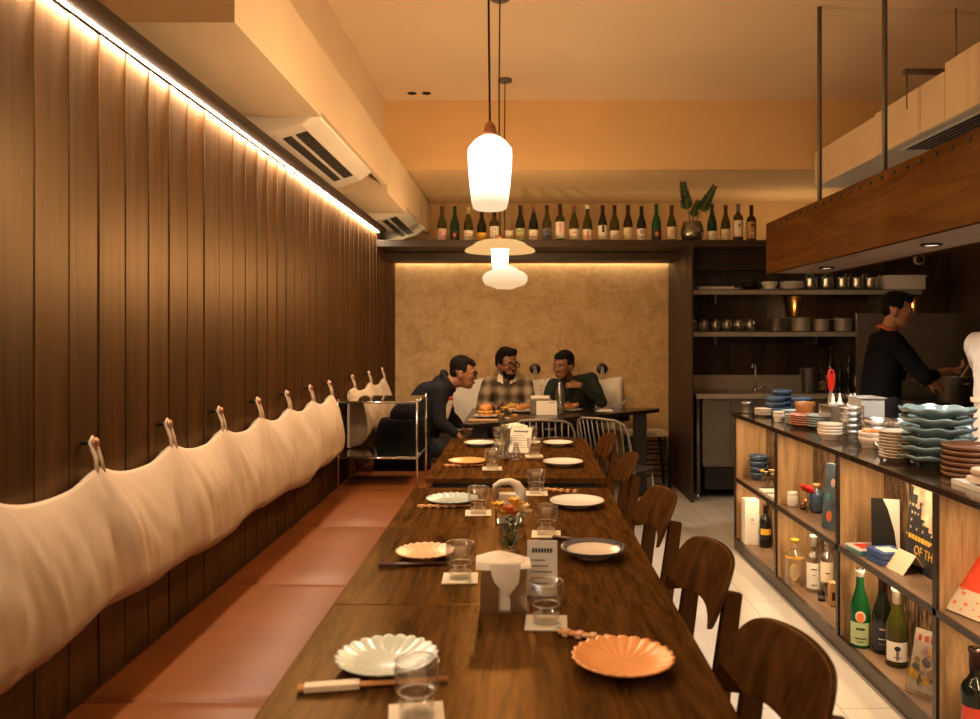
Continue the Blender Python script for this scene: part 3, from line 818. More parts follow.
# --- profiles
def plate_prof(r, h=.02, foot=.55, t=.004):
    return [(0, .004), (r*foot*.9, .004), (r*foot, 0), (r*foot, .002), (r*.75, h*.45), (r*.95, h*.85), (r, h), (r-.001, h+t*.6), (r*.93, h*.85+t), (r*.72, h*.45+t), (r*foot*.9, .005+t), (0, .0045+t)]
def bowl_prof(r, h, foot=.5, t=.004):
    return [(0, .003), (r*foot*.85, .003), (r*foot*.9, 0), (r*foot, 0), (r*foot, .006), (r*.78, h*.35), (r*.94, h*.7), (r, h), (r-t*.6, h+.0005), (r*.94-t, h*.7), (r*.78-t, h*.35+t), (r*foot*.8, .006+t), (0, .006+t)]
def flute(n, amp, zamp, R):
    def fn(a, r, z):
        k = max(0, (r/R-.35)/.65); s = abs(sin(a*n/2))
        return r*(1-amp*k*(1-s)), z-zamp*k*(1-s)
    return fn
def dish(kind, r, h, mat, n=48, petals=0, zamp=.0028, foot=.55):
    mb = MB(); prof = plate_prof(r, h, foot) if kind == 'plate' else bowl_prof(r, h, foot)
    mb.lathe(prof, petals*8 if petals else n, None, flute(petals, .05, zamp, r) if petals else None)
    return mb
def stack(name, mb, mat, p, count, dz, labels, cat, group, jit=.0015):
    """Countable stacked crockery: each piece an object of its own."""
    base = mb.build(name, mat, None, p); objs = [base]
    for k in range(1, count):
        o = base.copy(); col.objects.link(o); objs.append(o)
        o.location = (p[0]+random.uniform(-jit, jit), p[1]+random.uniform(-jit, jit), p[2]+dz*k)
        o.rotation_euler.z = random.uniform(0, 6)
    for k, o in enumerate(objs):
        w = 'topmost of its stack' if k == count-1 else ('lowest of its stack' if k == 0 else ['', 'second', 'third', 'fourth', 'fifth', 'sixth', 'seventh', 'eighth', 'ninth', 'tenth'][k]+' from bottom')
        tag(o, f'{labels}, {w}', cat, group)
    return objs

# --- crockery on the counter, far end to near end
t = thing('steel_canister', 'small dark steel canister at the far end of the counter', 'canister', pos(747, 413, CT))
MB().lathe(bowl_prof(.038, .075, .95, .002), 28).build('body', 'dull_steel', t)
MB().lathe([(.0385, .060), (.040, .062), (.040, .068), (.0385, .070)], 28, close=False).build('rim', 'steel', t)
for (x, Y, c, lab) in ((1.615, 5.06, 3, 'blue-grey ceramic bowl in the left of the three far stacks'), (1.69, 5.16, 4, 'blue-grey ceramic bowl in the tall middle far stack'), (1.76, 5.0, 3, 'blue-grey ceramic bowl in the right of the three far stacks')):
    stack('blue_bowl', dish('bowl', .066, .052, None, foot=.5), 'blue_glaze', (x, Y, CT), c, .034, lab, 'bowl', 'blue bowls stacked at the far end of the counter')
stack('side_plate', dish('plate', .052, .016, None), 'cream_glaze', pos(763, 416.5, CT), 5, .0085, 'small cream plate behind the tan cup', 'plate', 'small cream plates at the counter end')
stack('grey_plate', dish('plate', .068, .016, None), 'celadon', (1.655, 4.86, CT), 5, .009, 'grey plate beside the blue cup', 'plate', 'grey plates at the counter end')
stack('tan_cup', MB().lathe(bowl_prof(.033, .045, .8, .003), 28), 'cream_glaze', pos(778.5, 422, CT), 2, .018, 'small tan cup near the counter edge', 'cup', 'tan cups')
stack('small_dish', dish('plate', .036, .014, None), 'celadon', pos(791, 424, CT), 5, .010, 'small grey-green dish beside the tan cups', 'dish', 'grey-green dishes')
t = thing('blue_cup', 'glossy cobalt blue cup between the grey plates and the amber bowl', 'cup', (1.70, 4.79, CT))
MB().lathe(bowl_prof(.034, .055, .7, .003), 28).build('body', 'cobalt', t)
MB().tube([(-.033, 0, .045), (-.052, 0, .042), (-.055, 0, .026), (-.034, 0, .014)], .004, 8).build('handle', 'cobalt', t)
t = thing('wooden_bowl', 'round amber wooden bowl with ribbed sides behind the pink plates', 'bowl', (1.625, 4.56, CT)); t.scale = (1, 1, 1.5)
MB().lathe(bowl_prof(.056, .085, .75, .006), 40, None, lambda a, r, z: (r*(1+.02*sin(a*14)*(1 if r > .03 else 0)), z)).build('body', 'amber_wood', t)
stack('fluted_plate', dish('plate', .096, .022, None, petals=16), 'terracotta', pos(806.5, 427, CT), 5, .012, 'terracotta pink fluted plate', 'plate', 'terracotta pink plates on the counter')
stack('green_plate', dish('plate', .092, .022, None), 'celadon', pos(823, 430, CT)+Vector((.02, .05, 0)), 5, .013, 'pale grey-green plate behind the cream bowls', 'plate', 'pale grey-green plates on the counter')
stack('cream_bowl', dish('bowl', .060, .038, None, foot=.7), 'cream_glaze', pos(830, 439.5, CT), 4, .014, 'straight-sided cream bowl at the counter edge', 'bowl', 'cream bowls at the counter edge')
# squeeze bottles in a steel pan
def gastro(name, label, p, wx, wy, hz, mat='steel'):
    t = thing(name, label, 'container', p)
    mb = MB(); b = .004
    mb.box(-wx, wx, -wy, wy, 0, .004).box(-wx, -wx+b, -wy, wy, 0, hz).box(wx-b, wx, -wy, wy, 0, hz).box(-wx+b, wx-b, -wy, -wy+b, 0, hz).box(-wx+b, wx-b, wy-b, wy, 0, hz)
    mb.build('pan', mat, t)
    MB().box(-wx-.008, wx+.008, -wy-.008, -wy, hz-.003, hz).box(-wx-.008, wx+.008, wy, wy+.008, hz-.003, hz).box(-wx-.008, -wx, -wy, wy, hz-.003, hz).box(wx, wx+.008, -wy, wy, hz-.003, hz).build('rim', mat, t)
    return t
g = gastro('steel_pan', 'steel container holding white-nozzled squeeze bottles on the counter', (1.725, 4.26, CT), .098, .075, .135)
for k, (dx, dy) in enumerate(((-.05, 0), (-.012, .02), (.028, -.01), (.058, .02))):
    t = thing('squeeze_bottle', f'white-nozzled sauce bottle in the steel container, {["first", "second", "third", "fourth"][k]} from the left', 'bottle', (1.725+dx*1.15, 4.26+dy, CT+.005), group='squeeze bottles'); t.scale = (1.15, 1.15, 1.38)
    MB().lathe([(0, 0), (.017, 0), (.0175, .085), (.015, .092)], 20).build('body', ['label_yellow', 'plastic_clear', 'cream_flower', 'plastic_clear'][k], t)
    MB().lathe([(.0175, .091), (.0175, .103), (.009, .107), (.003, .14), (0, .14)], 20).build('nozzle', 'white_paint', t)
t = thing('utensil_holder', 'steel utensil holder standing behind the squeeze bottles', 'holder', (1.685, 4.41, CT))
MB().lathe([(0, 0), (.036, 0), (.036, .125), (.034, .125), (.034, .004), (0, .004)], 28).build('cup', 'steel', t)
t = thing('peeler', 'bright red-handled peeler sticking up from the utensil holder', 'tool', (1.715, 4.41, CT+.07))
mb = MB(); n = 20
for k in range(2):
    pass
def hand_outline(n=24):
    sg = lambda q, e: (abs(q)**e)*(1 if q > 0 else -1)
    return [(.0205*sg(sin(2*pi*k/n), .7)*(1 if cos(2*pi*k/n) > 0 else .85), .062*sg(cos(2*pi*k/n), .8)) for k in range(n)]
ol = [(x, z) for x, z in hand_outline()]
vs = [(x, -.007, z+.19) for x, z in ol]+[(x, .007, z+.19) for x, z in ol]; n = len(ol)
MB().add(vs, [tuple(range(n)), tuple(range(n, 2*n))[::-1]]+[(k, n+k, n+(k+1) % n, (k+1) % n) for k in range(n)]).build('handle', 'red_plastic', t, bevel=.003)
MB().ell((0, -.0072, .235), (.006, .001, .009)).build('hole', 'black', t)
MB().box(-.006, .006, -.002, .002, -.06, .135).build('blade', 'steel', t)
t = thing('whisk', 'steel whisk handle beside the red peeler', 'tool', (1.70, 4.43, CT+.02))
MB().cyl((0,0,.0), (.02, 0, .2), .006).build('handle', 'steel', t)
g2 = gastro('plastic_pan', 'pale clear food pan behind the piled glass bowls', (1.765, 4.08, CT), .058, .08, .195, 'plastic_clear')
# glass stacks
def tumbler_stack(p, count, r, h, dz, lab, group):
    mb = MB().lathe([(0, 0), (r*.8, 0), (r*.84, .012), (r*.98, .024), (r, .032), (r, h), (r-.003, h), (r-.003, .034), (r*.8, .018), (0, .014)], 32)
    return stack('glass_tumbler', mb, 'stack_glass', p, count, dz, lab, 'glass', group)
tumbler_stack(pos(851.5, 438.5, CT), 5, .060, .045, .029, 'clear glass bowl in the tall tower', 'clear glass bowls in a tower')
for k, (x, Y) in enumerate(((1.66, 3.72), (1.745, 3.66), (1.72, 3.50))):
    tumbler_stack((x, Y, CT), 3 if k < 2 else 2, .064, .055, .034, 'clear glass bowl in the '+['left', 'middle', 'right'][k]+' pile behind the cream bowls', 'clear glass bowls piled on the counter')
stack('cream_bowl', dish('bowl', .060, .052, None, foot=.6), 'cream_glaze', pos(875, 449, CT)+Vector((0, .03, 0)), 2, .022, 'cream bowl beside the tall pile of cream plates', 'bowl', 'cream bowls by the plates')
t = thing('pastry', 'small brown crusty pastry lying on the cream bowl by the glass bowls', 'pastry', pos(875, 449, CT)+Vector((0, .03, .075)))
mb = MB()
for k in range(7): a = -1.2+2.4*k/6; mb.ell((.034*sin(a), .018*cos(a), .0), (.012, .012*(1.2-abs(a)*.4), .010))
mb.build('crust', 'bun', t)
stack('cream_plate', dish('plate', .078, .02, None), 'cream_glaze', pos(899, 460.5, CT), 9, .0125, 'cream plate with a pale rim in the tall pile', 'plate', 'cream plates on the counter')
t = thing('cloth', 'crumpled white cloth behind the cream plates', 'cloth', (1.63, 3.46, CT))
def fcl(u, v): return ((u-.5)*.15, (v-.5)*.13, .03+.05*noise.noise(Vector((u*4, v*4, 2)))+.055*sin(pi*u)*sin(pi*v))
MB().grid(fcl, 30, 30).box(-.05, .05, -.045, .045, 0, .03).build('fabric', 'white_cloth', t)
# teal petal plates
def teal():
    r = .134
    mb = MB()
    prof = [(0, .004), (.055, .004), (.055, 0), (.06, 0), (.062, .012), (.10, .022), (.13, .034), (r, .044), (r, .048), (.13, .040), (.10, .028), (.06, .019), (0, .018)]
    def fn(a, rr, z):
        k = max(0, rr/r-.5)*2; return rr*(1+.035*k*cos(a*9)), z+.0035*k*cos(a*9+1)
    return mb.lathe(prof, 96, None, fn)
stack('scalloped_plate', teal(), 'teal_glaze', (1.625, 3.12, CT), 6, .036, 'large teal scalloped dish', 'plate', 'large teal scalloped dishes on the counter', .003)
stack('wooden_plate', MB().lathe([(0, 0), (.085, 0), (.092, .006), (.096, .018), (.092, .019), (.086, .010), (0, .010)], 48), 'plate_wood', (1.62, 2.90-.02, CT), 6, .0195, 'brown wooden plate', 'plate', 'brown wooden plates near the right edge', .004)
tr = thing('tray', 'white shallow tray near the right edge of the counter, carrying folded cloths', 'tray', (1.59, 2.63, CT))
MB().box(-.10, .13, -.13, .125, 0, .006).box(-.105, -.10, -.13, .125, 0, .016).box(-.10, .13, .12, .125, .006, .016).box(-.10, .13, -.13, -.125, .006, .016).build('base', 'porcelain', tr)
for k in range(2):
    def ft(u, v, k=k): 
        a = 2*pi*u; return (.085*(abs(cos(a))**.35)*(1 if cos(a) > 0 else -1), (v-.5)*.17, .016+.014*(abs(sin(a))**.6)*(1 if sin(a) > 0 else -1)+.003*noise.noise(Vector((a, v*6, k))))
    mb = MB().grid(ft, 28, 16, closeu=True); mb.f += [tuple(q*16 for q in range(28)), tuple(q*16+15 for q in range(28))]; mb.sm += [False]*2
    tag(mb.build('folded_towel', 'linen', None, (1.60+.006*k, 2.63-.01*k, CT+.008+k*.027), .06-.1*k), 'folded off-white towel on the white tray, '+['lower', 'upper'][k]+' of two', 'towel', 'folded towels')

# ------------------------------------------------------------------ goods on the shelves
SH = .472; SL = .066
stack('blue_bowl', dish('bowl', .062, .05, None, foot=.6), 'blue_glaze', (1.53, 5.13, SH), 4, .036, 'blue-grey bowl inside the far upper shelf bay', 'bowl', 'blue bowls in the far shelf bay')
def flower(t, pts, stemmat, r=.012, mats=('cream_flower',), petals=6, stems=True):
    for k, (x, y, z) in enumerate(pts):
        if stems: MB().tube([(x*.1, y*.1, .012), (x*.5, y*.5, z*.55), (x, y, z)], .0013, 5).build('stem', stemmat, t)
        mb = MB()
        for j in range(petals):
            a = 2*pi*j/petals; M_ = Matrix.Translation((x, y, z)) @ Matrix.Rotation(a, 4, 'Z') @ Matrix.Rotation(-.6, 4, 'Y')
            mb.add([tuple(M_ @ Vector(q)) for q in ((0,0,0), (r*.6, r*.45, .002), (r*1.15, 0, .003), (r*.6, -r*.45, .002), (r*.6, 0, -.002))], [(0,1,4), (1,2,4), (2,3,4), (3,0,4)], True)
        mb.ell((x, y, z+.003), (r*.35, r*.35, r*.3), n=6)
        mb.build('bloom', mats[k % len(mats)], t)
t = thing('bud_vase', 'round glass bud vase with cream and yellow flowers in the far upper shelf bay', 'vase', (1.505, 4.86, SH))
MB().lathe([(0, 0), (.032, 0), (.042, .02), (.042, .045), (.034, .065), (.030, .07), (.028, .07), (.038, .045), (.038, .02), (0, .004)], 28).build('glass', 'clear_glass', t)
flower(t, [(-.035, 0, .095), (-.01, .01, .085), (.015, -.01, .10), (.035, .01, .092), (.022, -.02, .078)], 'leaf', .02, ('yellow_flower', 'cream_flower', 'cream_flower'))
for k, (Y, x) in enumerate(((4.72, 1.475), (4.56, 1.475))):
    t = thing('paper_stack', 'small stack of white cards in the far upper bay, '+['farther', 'nearer'][k]+' of two', 'cards', (x, Y, SH), group='stacks of white cards')
    for j in range(3): MB().box(-.05, .05, -.06+.002*j, .06-.003*j, .004*j, .004*j+.0036).build('card', 'paper', t)
t = thing('white_jar', 'squat white ceramic jar with ridged shoulders in the second upper bay', 'jar', (1.475, 4.33, SH))
MB().lathe([(0, 0), (.025, 0), (.030, .012), (.030, .055), (.026, .062), (.028, .068), (.028, .078), (.022, .083), (0, .084)], 28).build('body', 'porcelain', t)
t = thing('small_jar', 'small lidded brown jar beside the blue vase', 'jar', (1.53, 4.28, SH))
MB().lathe([(0, 0), (.020, 0), (.022, .03), (.020, .035)], 20).build('body', 'cream_glaze', t)
MB().lathe([(.021, .0355), (.021, .045), (.006, .049), (.005, .056), (0, .057)], 20).build('lid', 'copper', t)
t = thing('wooden_trinket', 'low brown trinket beside the white jar', 'trinket', (1.505, 4.25, SH))
MB().ell((0, 0, .014), (.022, .018, .014)).ell((.01, 0, .03), (.008, .008, .01)).build('body', 'chair_wood', t)
t = thing('blue_vase', 'blue ceramic flask vase with a wooden stopper in the second upper bay', 'vase', (1.555, 4.19, SH))
MB().lathe([(0, 0), (.030, 0), (.037, .015), (.040, .06), (.041, .085), (.034, .105), (.020, .115), (.019, .125), (0, .125)], 32).build('body', 'blue_glaze', t)
MB().lathe([(.016, .125), (.017, .135), (.019, .137), (.019, .150), (0, .151)], 20).build('stopper', 'pale_wood', t)
t = thing('red_flower_sprig', 'bright red flower sprig in a small glass behind the blue vase', 'flower', (1.535, 4.29-.03, SH))
t.location = (1.505, 4.18, SH)
MB().lathe([(0, 0), (.013, 0), (.010, .06), (.008, .06), (.010, .004), (0, .004)], 16).build('holder', 'clear_glass', t)
MB().tube([(0, 0, .005), (0, 0, .08), (-.01, 0, .12)], .0015, 5).build('stem', 'leaf', t)
mb = MB()
for (a, L, zz) in ((-.5, .06, .0), (-.15, .055, -.006), (.2, .05, -.008), (.5, .05, -.012), (-.9, .05, .012)):
    M_ = Matrix.Translation((-.02, 0, .125+zz)) @ Matrix.Rotation(.15, 4, 'Y')
    mb.ell((L*.5*cos(a)-.01, L*.5*sin(a)*.5, .0), (L*.55, .010, .009), M_, 8) if 0 else mb.add([tuple(M_ @ Vector(q)) for q in ((0,0,0), (L*.5, .012+L*a*.3, .010), (L, L*a*.4, -.008), (L*.5, -.012+L*a*.3, -.006), (L*.5, L*a*.3, .016), (-L*.6, 0, .014))], [(0,1,4), (1,2,4), (2,3,4), (3,0,4), (0,3,5), (0,5,1)], True)
mb.build('bloom', 'red_flower', t)
t = thing('patterned_board', 'tall slate-blue patterned box with black and orange spots, leaning in the second bay', 'box', (1.50, 3.80, SH), rot=(-.10, .0, -1.15))
MB().box(-.075, .085, -.018, .018, 0, .31).build('box_body', 'book_teal', t, bevel=.002)
for (x, z, rx, rz_, m_) in ((-.03, .06, .018, .026, 'label_orange'), (.03, .12, .02, .03, 'black'), (.06, .20, .018, .03, 'black'), (-.02, .22, .014, .02, 'label_pink'), (.055, .275, .022, .022, 'black'), (.045, .04, .022, .03, 'cream_flower'), (-.045, .15, .012, .018, 'tin_teal')):
    MB().ell((x, -.0185, z), (rx, .0012, rz_)).build('spot', m_, t)
# third bay, upper
t = thing('leaflet', 'black leaflet with a white corner stripe standing in the third upper bay', 'leaflet', (1.545, 3.38, SH), rot=(-.06, 0, -.30))
MB().box(-.055, .055, -.003, .003, 0, .235).build('cover', 'book_black', t)
MB().add([(-.010, -.0035, .234), (.055, -.0035, .234), (.055, -.0035, .0), (.046, -.0035, .0), (.034, -.0035, .10), (.010, -.0035, .19)], [(0,1,2,3,4,5)]).build('white_stripe', 'paper', t, fix=False)
for k, (Y, x, lab, m1, m2) in enumerate(((3.42, 1.475, 'flat teal and red tin at the left of the third upper bay', 'tin_teal', 'label_red'), (3.27, 1.50, 'flat blue tin with a white top panel beside the leaflet', 'tin_blue', 'label_grey'))):
    t = thing('flat_tin', lab, 'tin', (x, Y, SH), rz=.1)
    for j in range(1+k):
        MB().box(-.055, .055, -.06, .06, .026*j, .024+.026*j).build('tin', m1, t, bevel=.004)
    zt = .024+.026*k
    MB().box(-.058, .058, -.063, .063, zt-.006, zt+.002).build('lid', 'porcelain' if k == 0 else 'tin_blue', t, bevel=.002)
    MB().box(-.035, .03, -.04, .035, zt+.002, zt+.003).build('lid_print', m2 if k == 0 else 'paper', t)
t = thing('tent_card', 'folded off-white tent card on the third upper shelf', 'card', (1.525, 3.15, SH), rz=.10)
hh, ww = .074, .062
MB().add([(-.055, -.06, 0), (-.055, .06, 0), (0, .06, hh), (0, -.06, hh), (.055, .06, 0), (.055, -.06, 0),
          (-.052, -.06, 0), (-.052, .06, 0), (0, .06, hh-.004), (0, -.06, hh-.004), (.052, .06, 0), (.052, -.06, 0)],
         [(0,1,2,3), (3,2,4,5), (6,9,8,7), (9,11,10,8), (0,3,9,6), (3,5,11,9), (1,7,8,2), (2,8,10,4), (0,6,7,1), (5,4,10,11)]).build('card', 'cream_paper', t)
t = thing('city_book', 'large book with a black skyline and yellow lettering in the third bay', 'book', (1.565, 3.0, SH), rot=(0, .12, 0))
MB().box(-.004, .014, -.235, .26, 0, .375).build('cover', 'sand', t)
sk = random.Random(5); mb = MB(); y = -.235
while y < .255:
    w_ = sk.uniform(.018, .04); hgt = .12+.17*max(0, (y+.05)/.3)+sk.uniform(-.03, .03)
    mb.box(-.0052, -.004, y, min(y+w_*.92, .259), .0, hgt); y += w_
mb.build('skyline_print', 'ink', t)
mb = MB(); y = -.23
while y < .25:
    for z in (.12, .15, .18, .21, .24):
        if sk.random() < .5: mb.box(-.0056, -.0051, y, y+.012, z, z+.010)
    y += .024
mb.build('window_print', 'sand', t)
lettering('title', 'OF THE', .05, 'label_yellow', t, (-.0058, .10, .075), (pi/2, 0, -pi/2), extrude=.0005)
for q in range(7): MB().box(-.0058, -.0052, .07+.025*q, .09+.025*q, .112, .130).build('print_mark', 'label_yellow', t)
t = thing('glass_paperweight', 'round frosted glass disc leaning beside the tent card', 'ornament', (1.525, 2.79, SH))
MB().ell((0, 0, .055), (.016, .045, .055)).build('disc', 'plastic_clear', t)
# fourth bay, upper: leaning red book
t = thing('red_book', 'red and white book leaning in a cradle at the right edge of the photo', 'book', (1.505, 2.52, SH+.003), rot=(0, .0, -.9))
t.location = (1.485, 2.562, SH+.003); t.rotation_euler = (-.55, 0, -1.28)
MB().box(-.15, .08, 0, .022, 0, .22).build('cover', 'book_red', t, bevel=.002)
MB().box(-.15, .08, -.0012, .0, .0, .085).build('white_band', 'cream_paper', t)
r5 = random.Random(9); mb = MB()
for k in range(26):
    x = r5.uniform(-.14, .055); z = r5.uniform(.01, .2); mb.box(x, x+r5.uniform(.004, .02), -.002, -.0012, z, z+r5.uniform(.002, .012))
mb.build('printed_specks', 'label_orange', t)

# ------------------------------------------------------------------ bottles
def bottle_prof(r, h, kind='slope'):
    if kind == 'slope': pts = [(0, .012), (.7, 0), (.97, 0), (1, .012), (1, .42), (.96, .50), (.78, .60), (.52, .70), (.40, .78), (.37, .86), (.36, .955), (.43, .957), (.43, .99), (.38, 1)]
    elif kind == 'shoulder': pts = [(0, .012), (.7, 0), (.97, 0), (1, .012), (1, .56), (.97, .61), (.80, .66), (.50, .705), (.38, .74), (.36, .82), (.36, .955), (.43, .957), (.43, .99), (.38, 1)]
    else: pts = [(0, .012), (.8, 0), (.98, 0), (1, .012), (1, .60), (.96, .66), (.70, .715), (.42, .75), (.36, .77), (.36, .955), (.43, .957), (.43, .99), (.38, 1)]
    return [(r*a if z not in (.012,) or a else 0, h*z) for a, z in pts] + [(0, h)]
def bottle(name, label, p, r, h, glassm, kind='slope', lab=None, foil=None, group=None, cat='bottle', marks=None, lz=(.10, .40), arc=2.3, rz=0, liquid=None):
    t = thing(name, label, cat, p, rz, group)
    MB().lathe(bottle_prof(r, h, kind), 32).build('glass', glassm, t)
    if foil:
        f0 = .80 if foil[1] == 'long' else .90
        MB().lathe([(r*.41, h*f0), (r*.40, h*.95), (r*.47, h*.955), (r*.47, h*.995), (0, h*1.003)], 20).build('capsule', foil[0], t)
    if liquid: MB().lathe([(0, h*.015), (r*.9, h*.015), (r*.9, h*liquid[1]), (0, h*liquid[1])], 24).build('liquid', liquid[0], t)
    if lab:
        z0, z1 = lz[0]*h, lz[1]*h; rr_ = r*1.012; mb = MB(); n = 16
        vs = []
        for k in range(n+1):
            a = -pi/2-arc/2+arc*k/n; vs += [(rr_*cos(a), rr_*sin(a), z0), (rr_*cos(a), rr_*sin(a), z1)]
        mb.add(vs, [(2*k, 2*k+2, 2*k+3, 2*k+1) for k in range(n)], True); L_ = mb.build('label', lab, t, fix=False)
        for mk in marks or ():
            if mk[0] == 'T':
                _, s, size, m_, zz = mk; lettering('lettering', s, size, m_, L_, (0, 0, zz*h), (pi/2, 0, 0), bend=rr_+.0006)
            elif mk[0] == 'V':
                _, s, size, m_, zz = mk
                for q, chh in enumerate(s): lettering('lettering', chh, size, m_, L_, (0, 0, zz*h-q*size*.8), (pi/2, 0, 0), bend=rr_+.0006)
            elif mk[0] == 'E':
                _, rx, rz_, m_, zz = mk; mb = MB(); ns = 18; vs = [(0, -rr_-.0008, zz*h)]
                for q in range(ns):
                    a = 2*pi*q/ns; x = rx*cos(a)/rr_; vs.append(((rr_+.0008)*sin(x), -(rr_+.0008)*cos(x), zz*h+rz_*sin(a)))
                mb.add(vs, [(0, q+1, (q+1) % ns+1) for q in range(ns)]); mb.build('emblem', m_, L_, fix=False)
            elif mk[0] == 'B':
                _, w_, z_a, z_b, m_ = mk; mb = MB(); vs = []
                for q in range(7):
                    a = (-w_/2+w_*q/6)/rr_; vs += [((rr_+.0007)*sin(a), -(rr_+.0007)*cos(a), z_a*h), ((rr_+.0007)*sin(a), -(rr_+.0007)*cos(a), z_b*h)]
                mb.add(vs, [(2*k, 2*k+2, 2*k+3, 2*k+1) for k in range(6)]); mb.build('band', m_, L_, fix=False)
    return t
LZ = 2.1975
led_ = [  # px, height px, glass, kind, foil, label material, label z, marks, words
 (442, 34, 'b_olive', 'slope', ('foil_red','long'), 'label_pink', (.05,.36), [('T','C',.045,'label_red',.22)], 'olive wine bottle with a red C on a pink label, leftmost on the ledge'),
 (454.8, 34, 'b_green', 'slope', None, 'label_dark', (.04,.30), [('E',.012,.018,'label_orange',.17)], 'green bottle with a dark label and orange emblem, second on the ledge'),
 (468.4, 33, 'b_olive', 'slope', ('foil_gold','long'), 'paper', (.05,.32), [('B',.045,.20,.23,'label_red'),('B',.05,.10,.13,'foil_gold')], 'olive bottle with white label and small red script, third on the ledge'),
 (481.8, 30, 'b_dark', 'slope', ('foil_dark','long'), 'label_yellow', (.05,.28), [('B',.05,.08,.11,'label_orange')], 'dark bottle with a bright yellow label, partly above the big lamp'),
 (494.3, 30, 'b_olive', 'shoulder', ('foil_dark','long'), 'paper', (.03,.48), [('V','NN',.045,'ink',.38)], 'bottle with large black N letters on a tall white label'),
 (508.5, 29, 'clear_glass', 'slope', None, 'cream_paper', (.05,.36), [], 'pale clear bottle behind the lamp cords'),
 (520.3, 35, 'b_dark', 'slope', ('foil_dark','long'), 'label_green', (.04,.36), [('E',.012,.02,'label_orange',.15),('B',.05,.27,.29,'leaf')], 'dark bottle with a pale green pictured label, first right of the lamp cords'),
 (533.6, 35, 'b_dark', 'slope', ('copper','long'), 'paper', (.04,.32), [('B',.03,.20,.22,'label_red'),('B',.04,.10,.16,'label_pink')], 'dark bottle with a copper neck and white-pink label'),
 (547, 35, 'b_olive', 'slope', ('foil_dark','short'), 'label_grey', (.05,.36), [('E',.022,.034,'label_dark',.20),('E',.012,.018,'tin_blue',.22)], 'olive bottle with a dark shield-shaped label'),
 (560.2, 36, 'b_olive', 'shoulder', ('foil_dark','long'), 'paper', (.08,.52), [('V','BBB',.040,'label_red',.44)], 'bottle with three stacked red B letters on white'),
 (574, 35, 'b_olive', 'slope', ('copper','long'), 'paper', (.06,.34), [('B',.045,.22,.25,'label_orange'),('B',.05,.10,.13,'foil_gold')], 'olive bottle with red-brown script on white, right of the one with three Bs'),
 (587.4, 35, 'b_olive', 'slope', ('paper','short'), 'paper', (.04,.33), [('E',.014,.020,'label_orange',.15),('B',.02,.22,.27,'label_red')], 'olive bottle with a white cap and red crest label'),
 (602.6, 35, 'b_dark', 'slope', ('foil_dark','long'), 'paper', (.06,.44), [('B',.02,.25,.43,'ink')], 'dark bottle with a white label split by a black stripe'),
 (614.6, 35, 'b_olive', 'slope', ('foil_dark','long'), 'paper', (.04,.30), [('B',.03,.13,.22,'label_pink')], 'dark olive bottle with a small white label, just right of the striped one'),
 (628, 35, 'b_brown', 'slope', ('foil_dark','long'), 'cream_paper', (.05,.38), [('E',.012,.012,'foil_gold',.24)], 'brown bottle with a cream label and tiny gold seal'),
 (641.4, 34, 'b_dark', 'slope', None, 'paper', (.04,.36), [('B',.028,.22,.31,'ink'),('E',.008,.010,'paper',.265),('B',.012,.10,.15,'ink')], 'dark bottle with black characters on a white label'),
 (656.3, 36, 'b_bright_green', 'slope', None, 'label_dark', (.03,.34), [('E',.014,.02,'label_orange',.2),('B',.03,.07,.10,'tin_blue')], 'bright green bottle with dark blue label, second left of the plant'),
 (671.5, 35, 'b_olive', 'slope', ('foil_red','long'), 'cream_paper', (.06,.40), [('E',.012,.014,'label_pink',.25)], 'olive bottle with red-brown neck, directly left of the potted plant'),
 (712, 36, 'b_green', 'slope', None, 'paper', (.03,.28), [('B',.03,.16,.17,'label_grey')], 'green bottle with a low white label, directly right of the potted plant'),
 (725.6, 35, 'b_olive', 'slope', ('foil_red','short'), 'cream_paper', (.05,.34), [('B',.03,.20,.21,'label_grey')], 'yellow-olive bottle, second to the right of the plant'),
 (738.2, 36, 'b_olive', 'flat', ('label_grey','long'), 'paper', (.13,.56), [('E',.012,.008,'ink',.44),('B',.02,.37,.39,'ink')], 'straight-shouldered bottle with a little black bird mark on white'),
 (751.4, 35, 'b_brown', 'shoulder', ('foil_dark','long'), 'label_tan', (.08,.54), [('B',.04,.40,.47,'foil_red'),('B',.03,.2,.25,'cream_paper')], 'bottle with an ornate tan and red label, rightmost on the ledge')]
for (px, hp, g_, kd, fo, lm, lz, mk, words) in led_:
    Y = 6.86; X = (px-520)*Y/F; h = (hp+1.8)*Y/F
    bottle('wine_bottle', words, (X, Y, LZ), .0415, h, g_, kd, lm, fo, 'wine bottles on the ledge', marks=mk, lz=lz, arc=2.6)

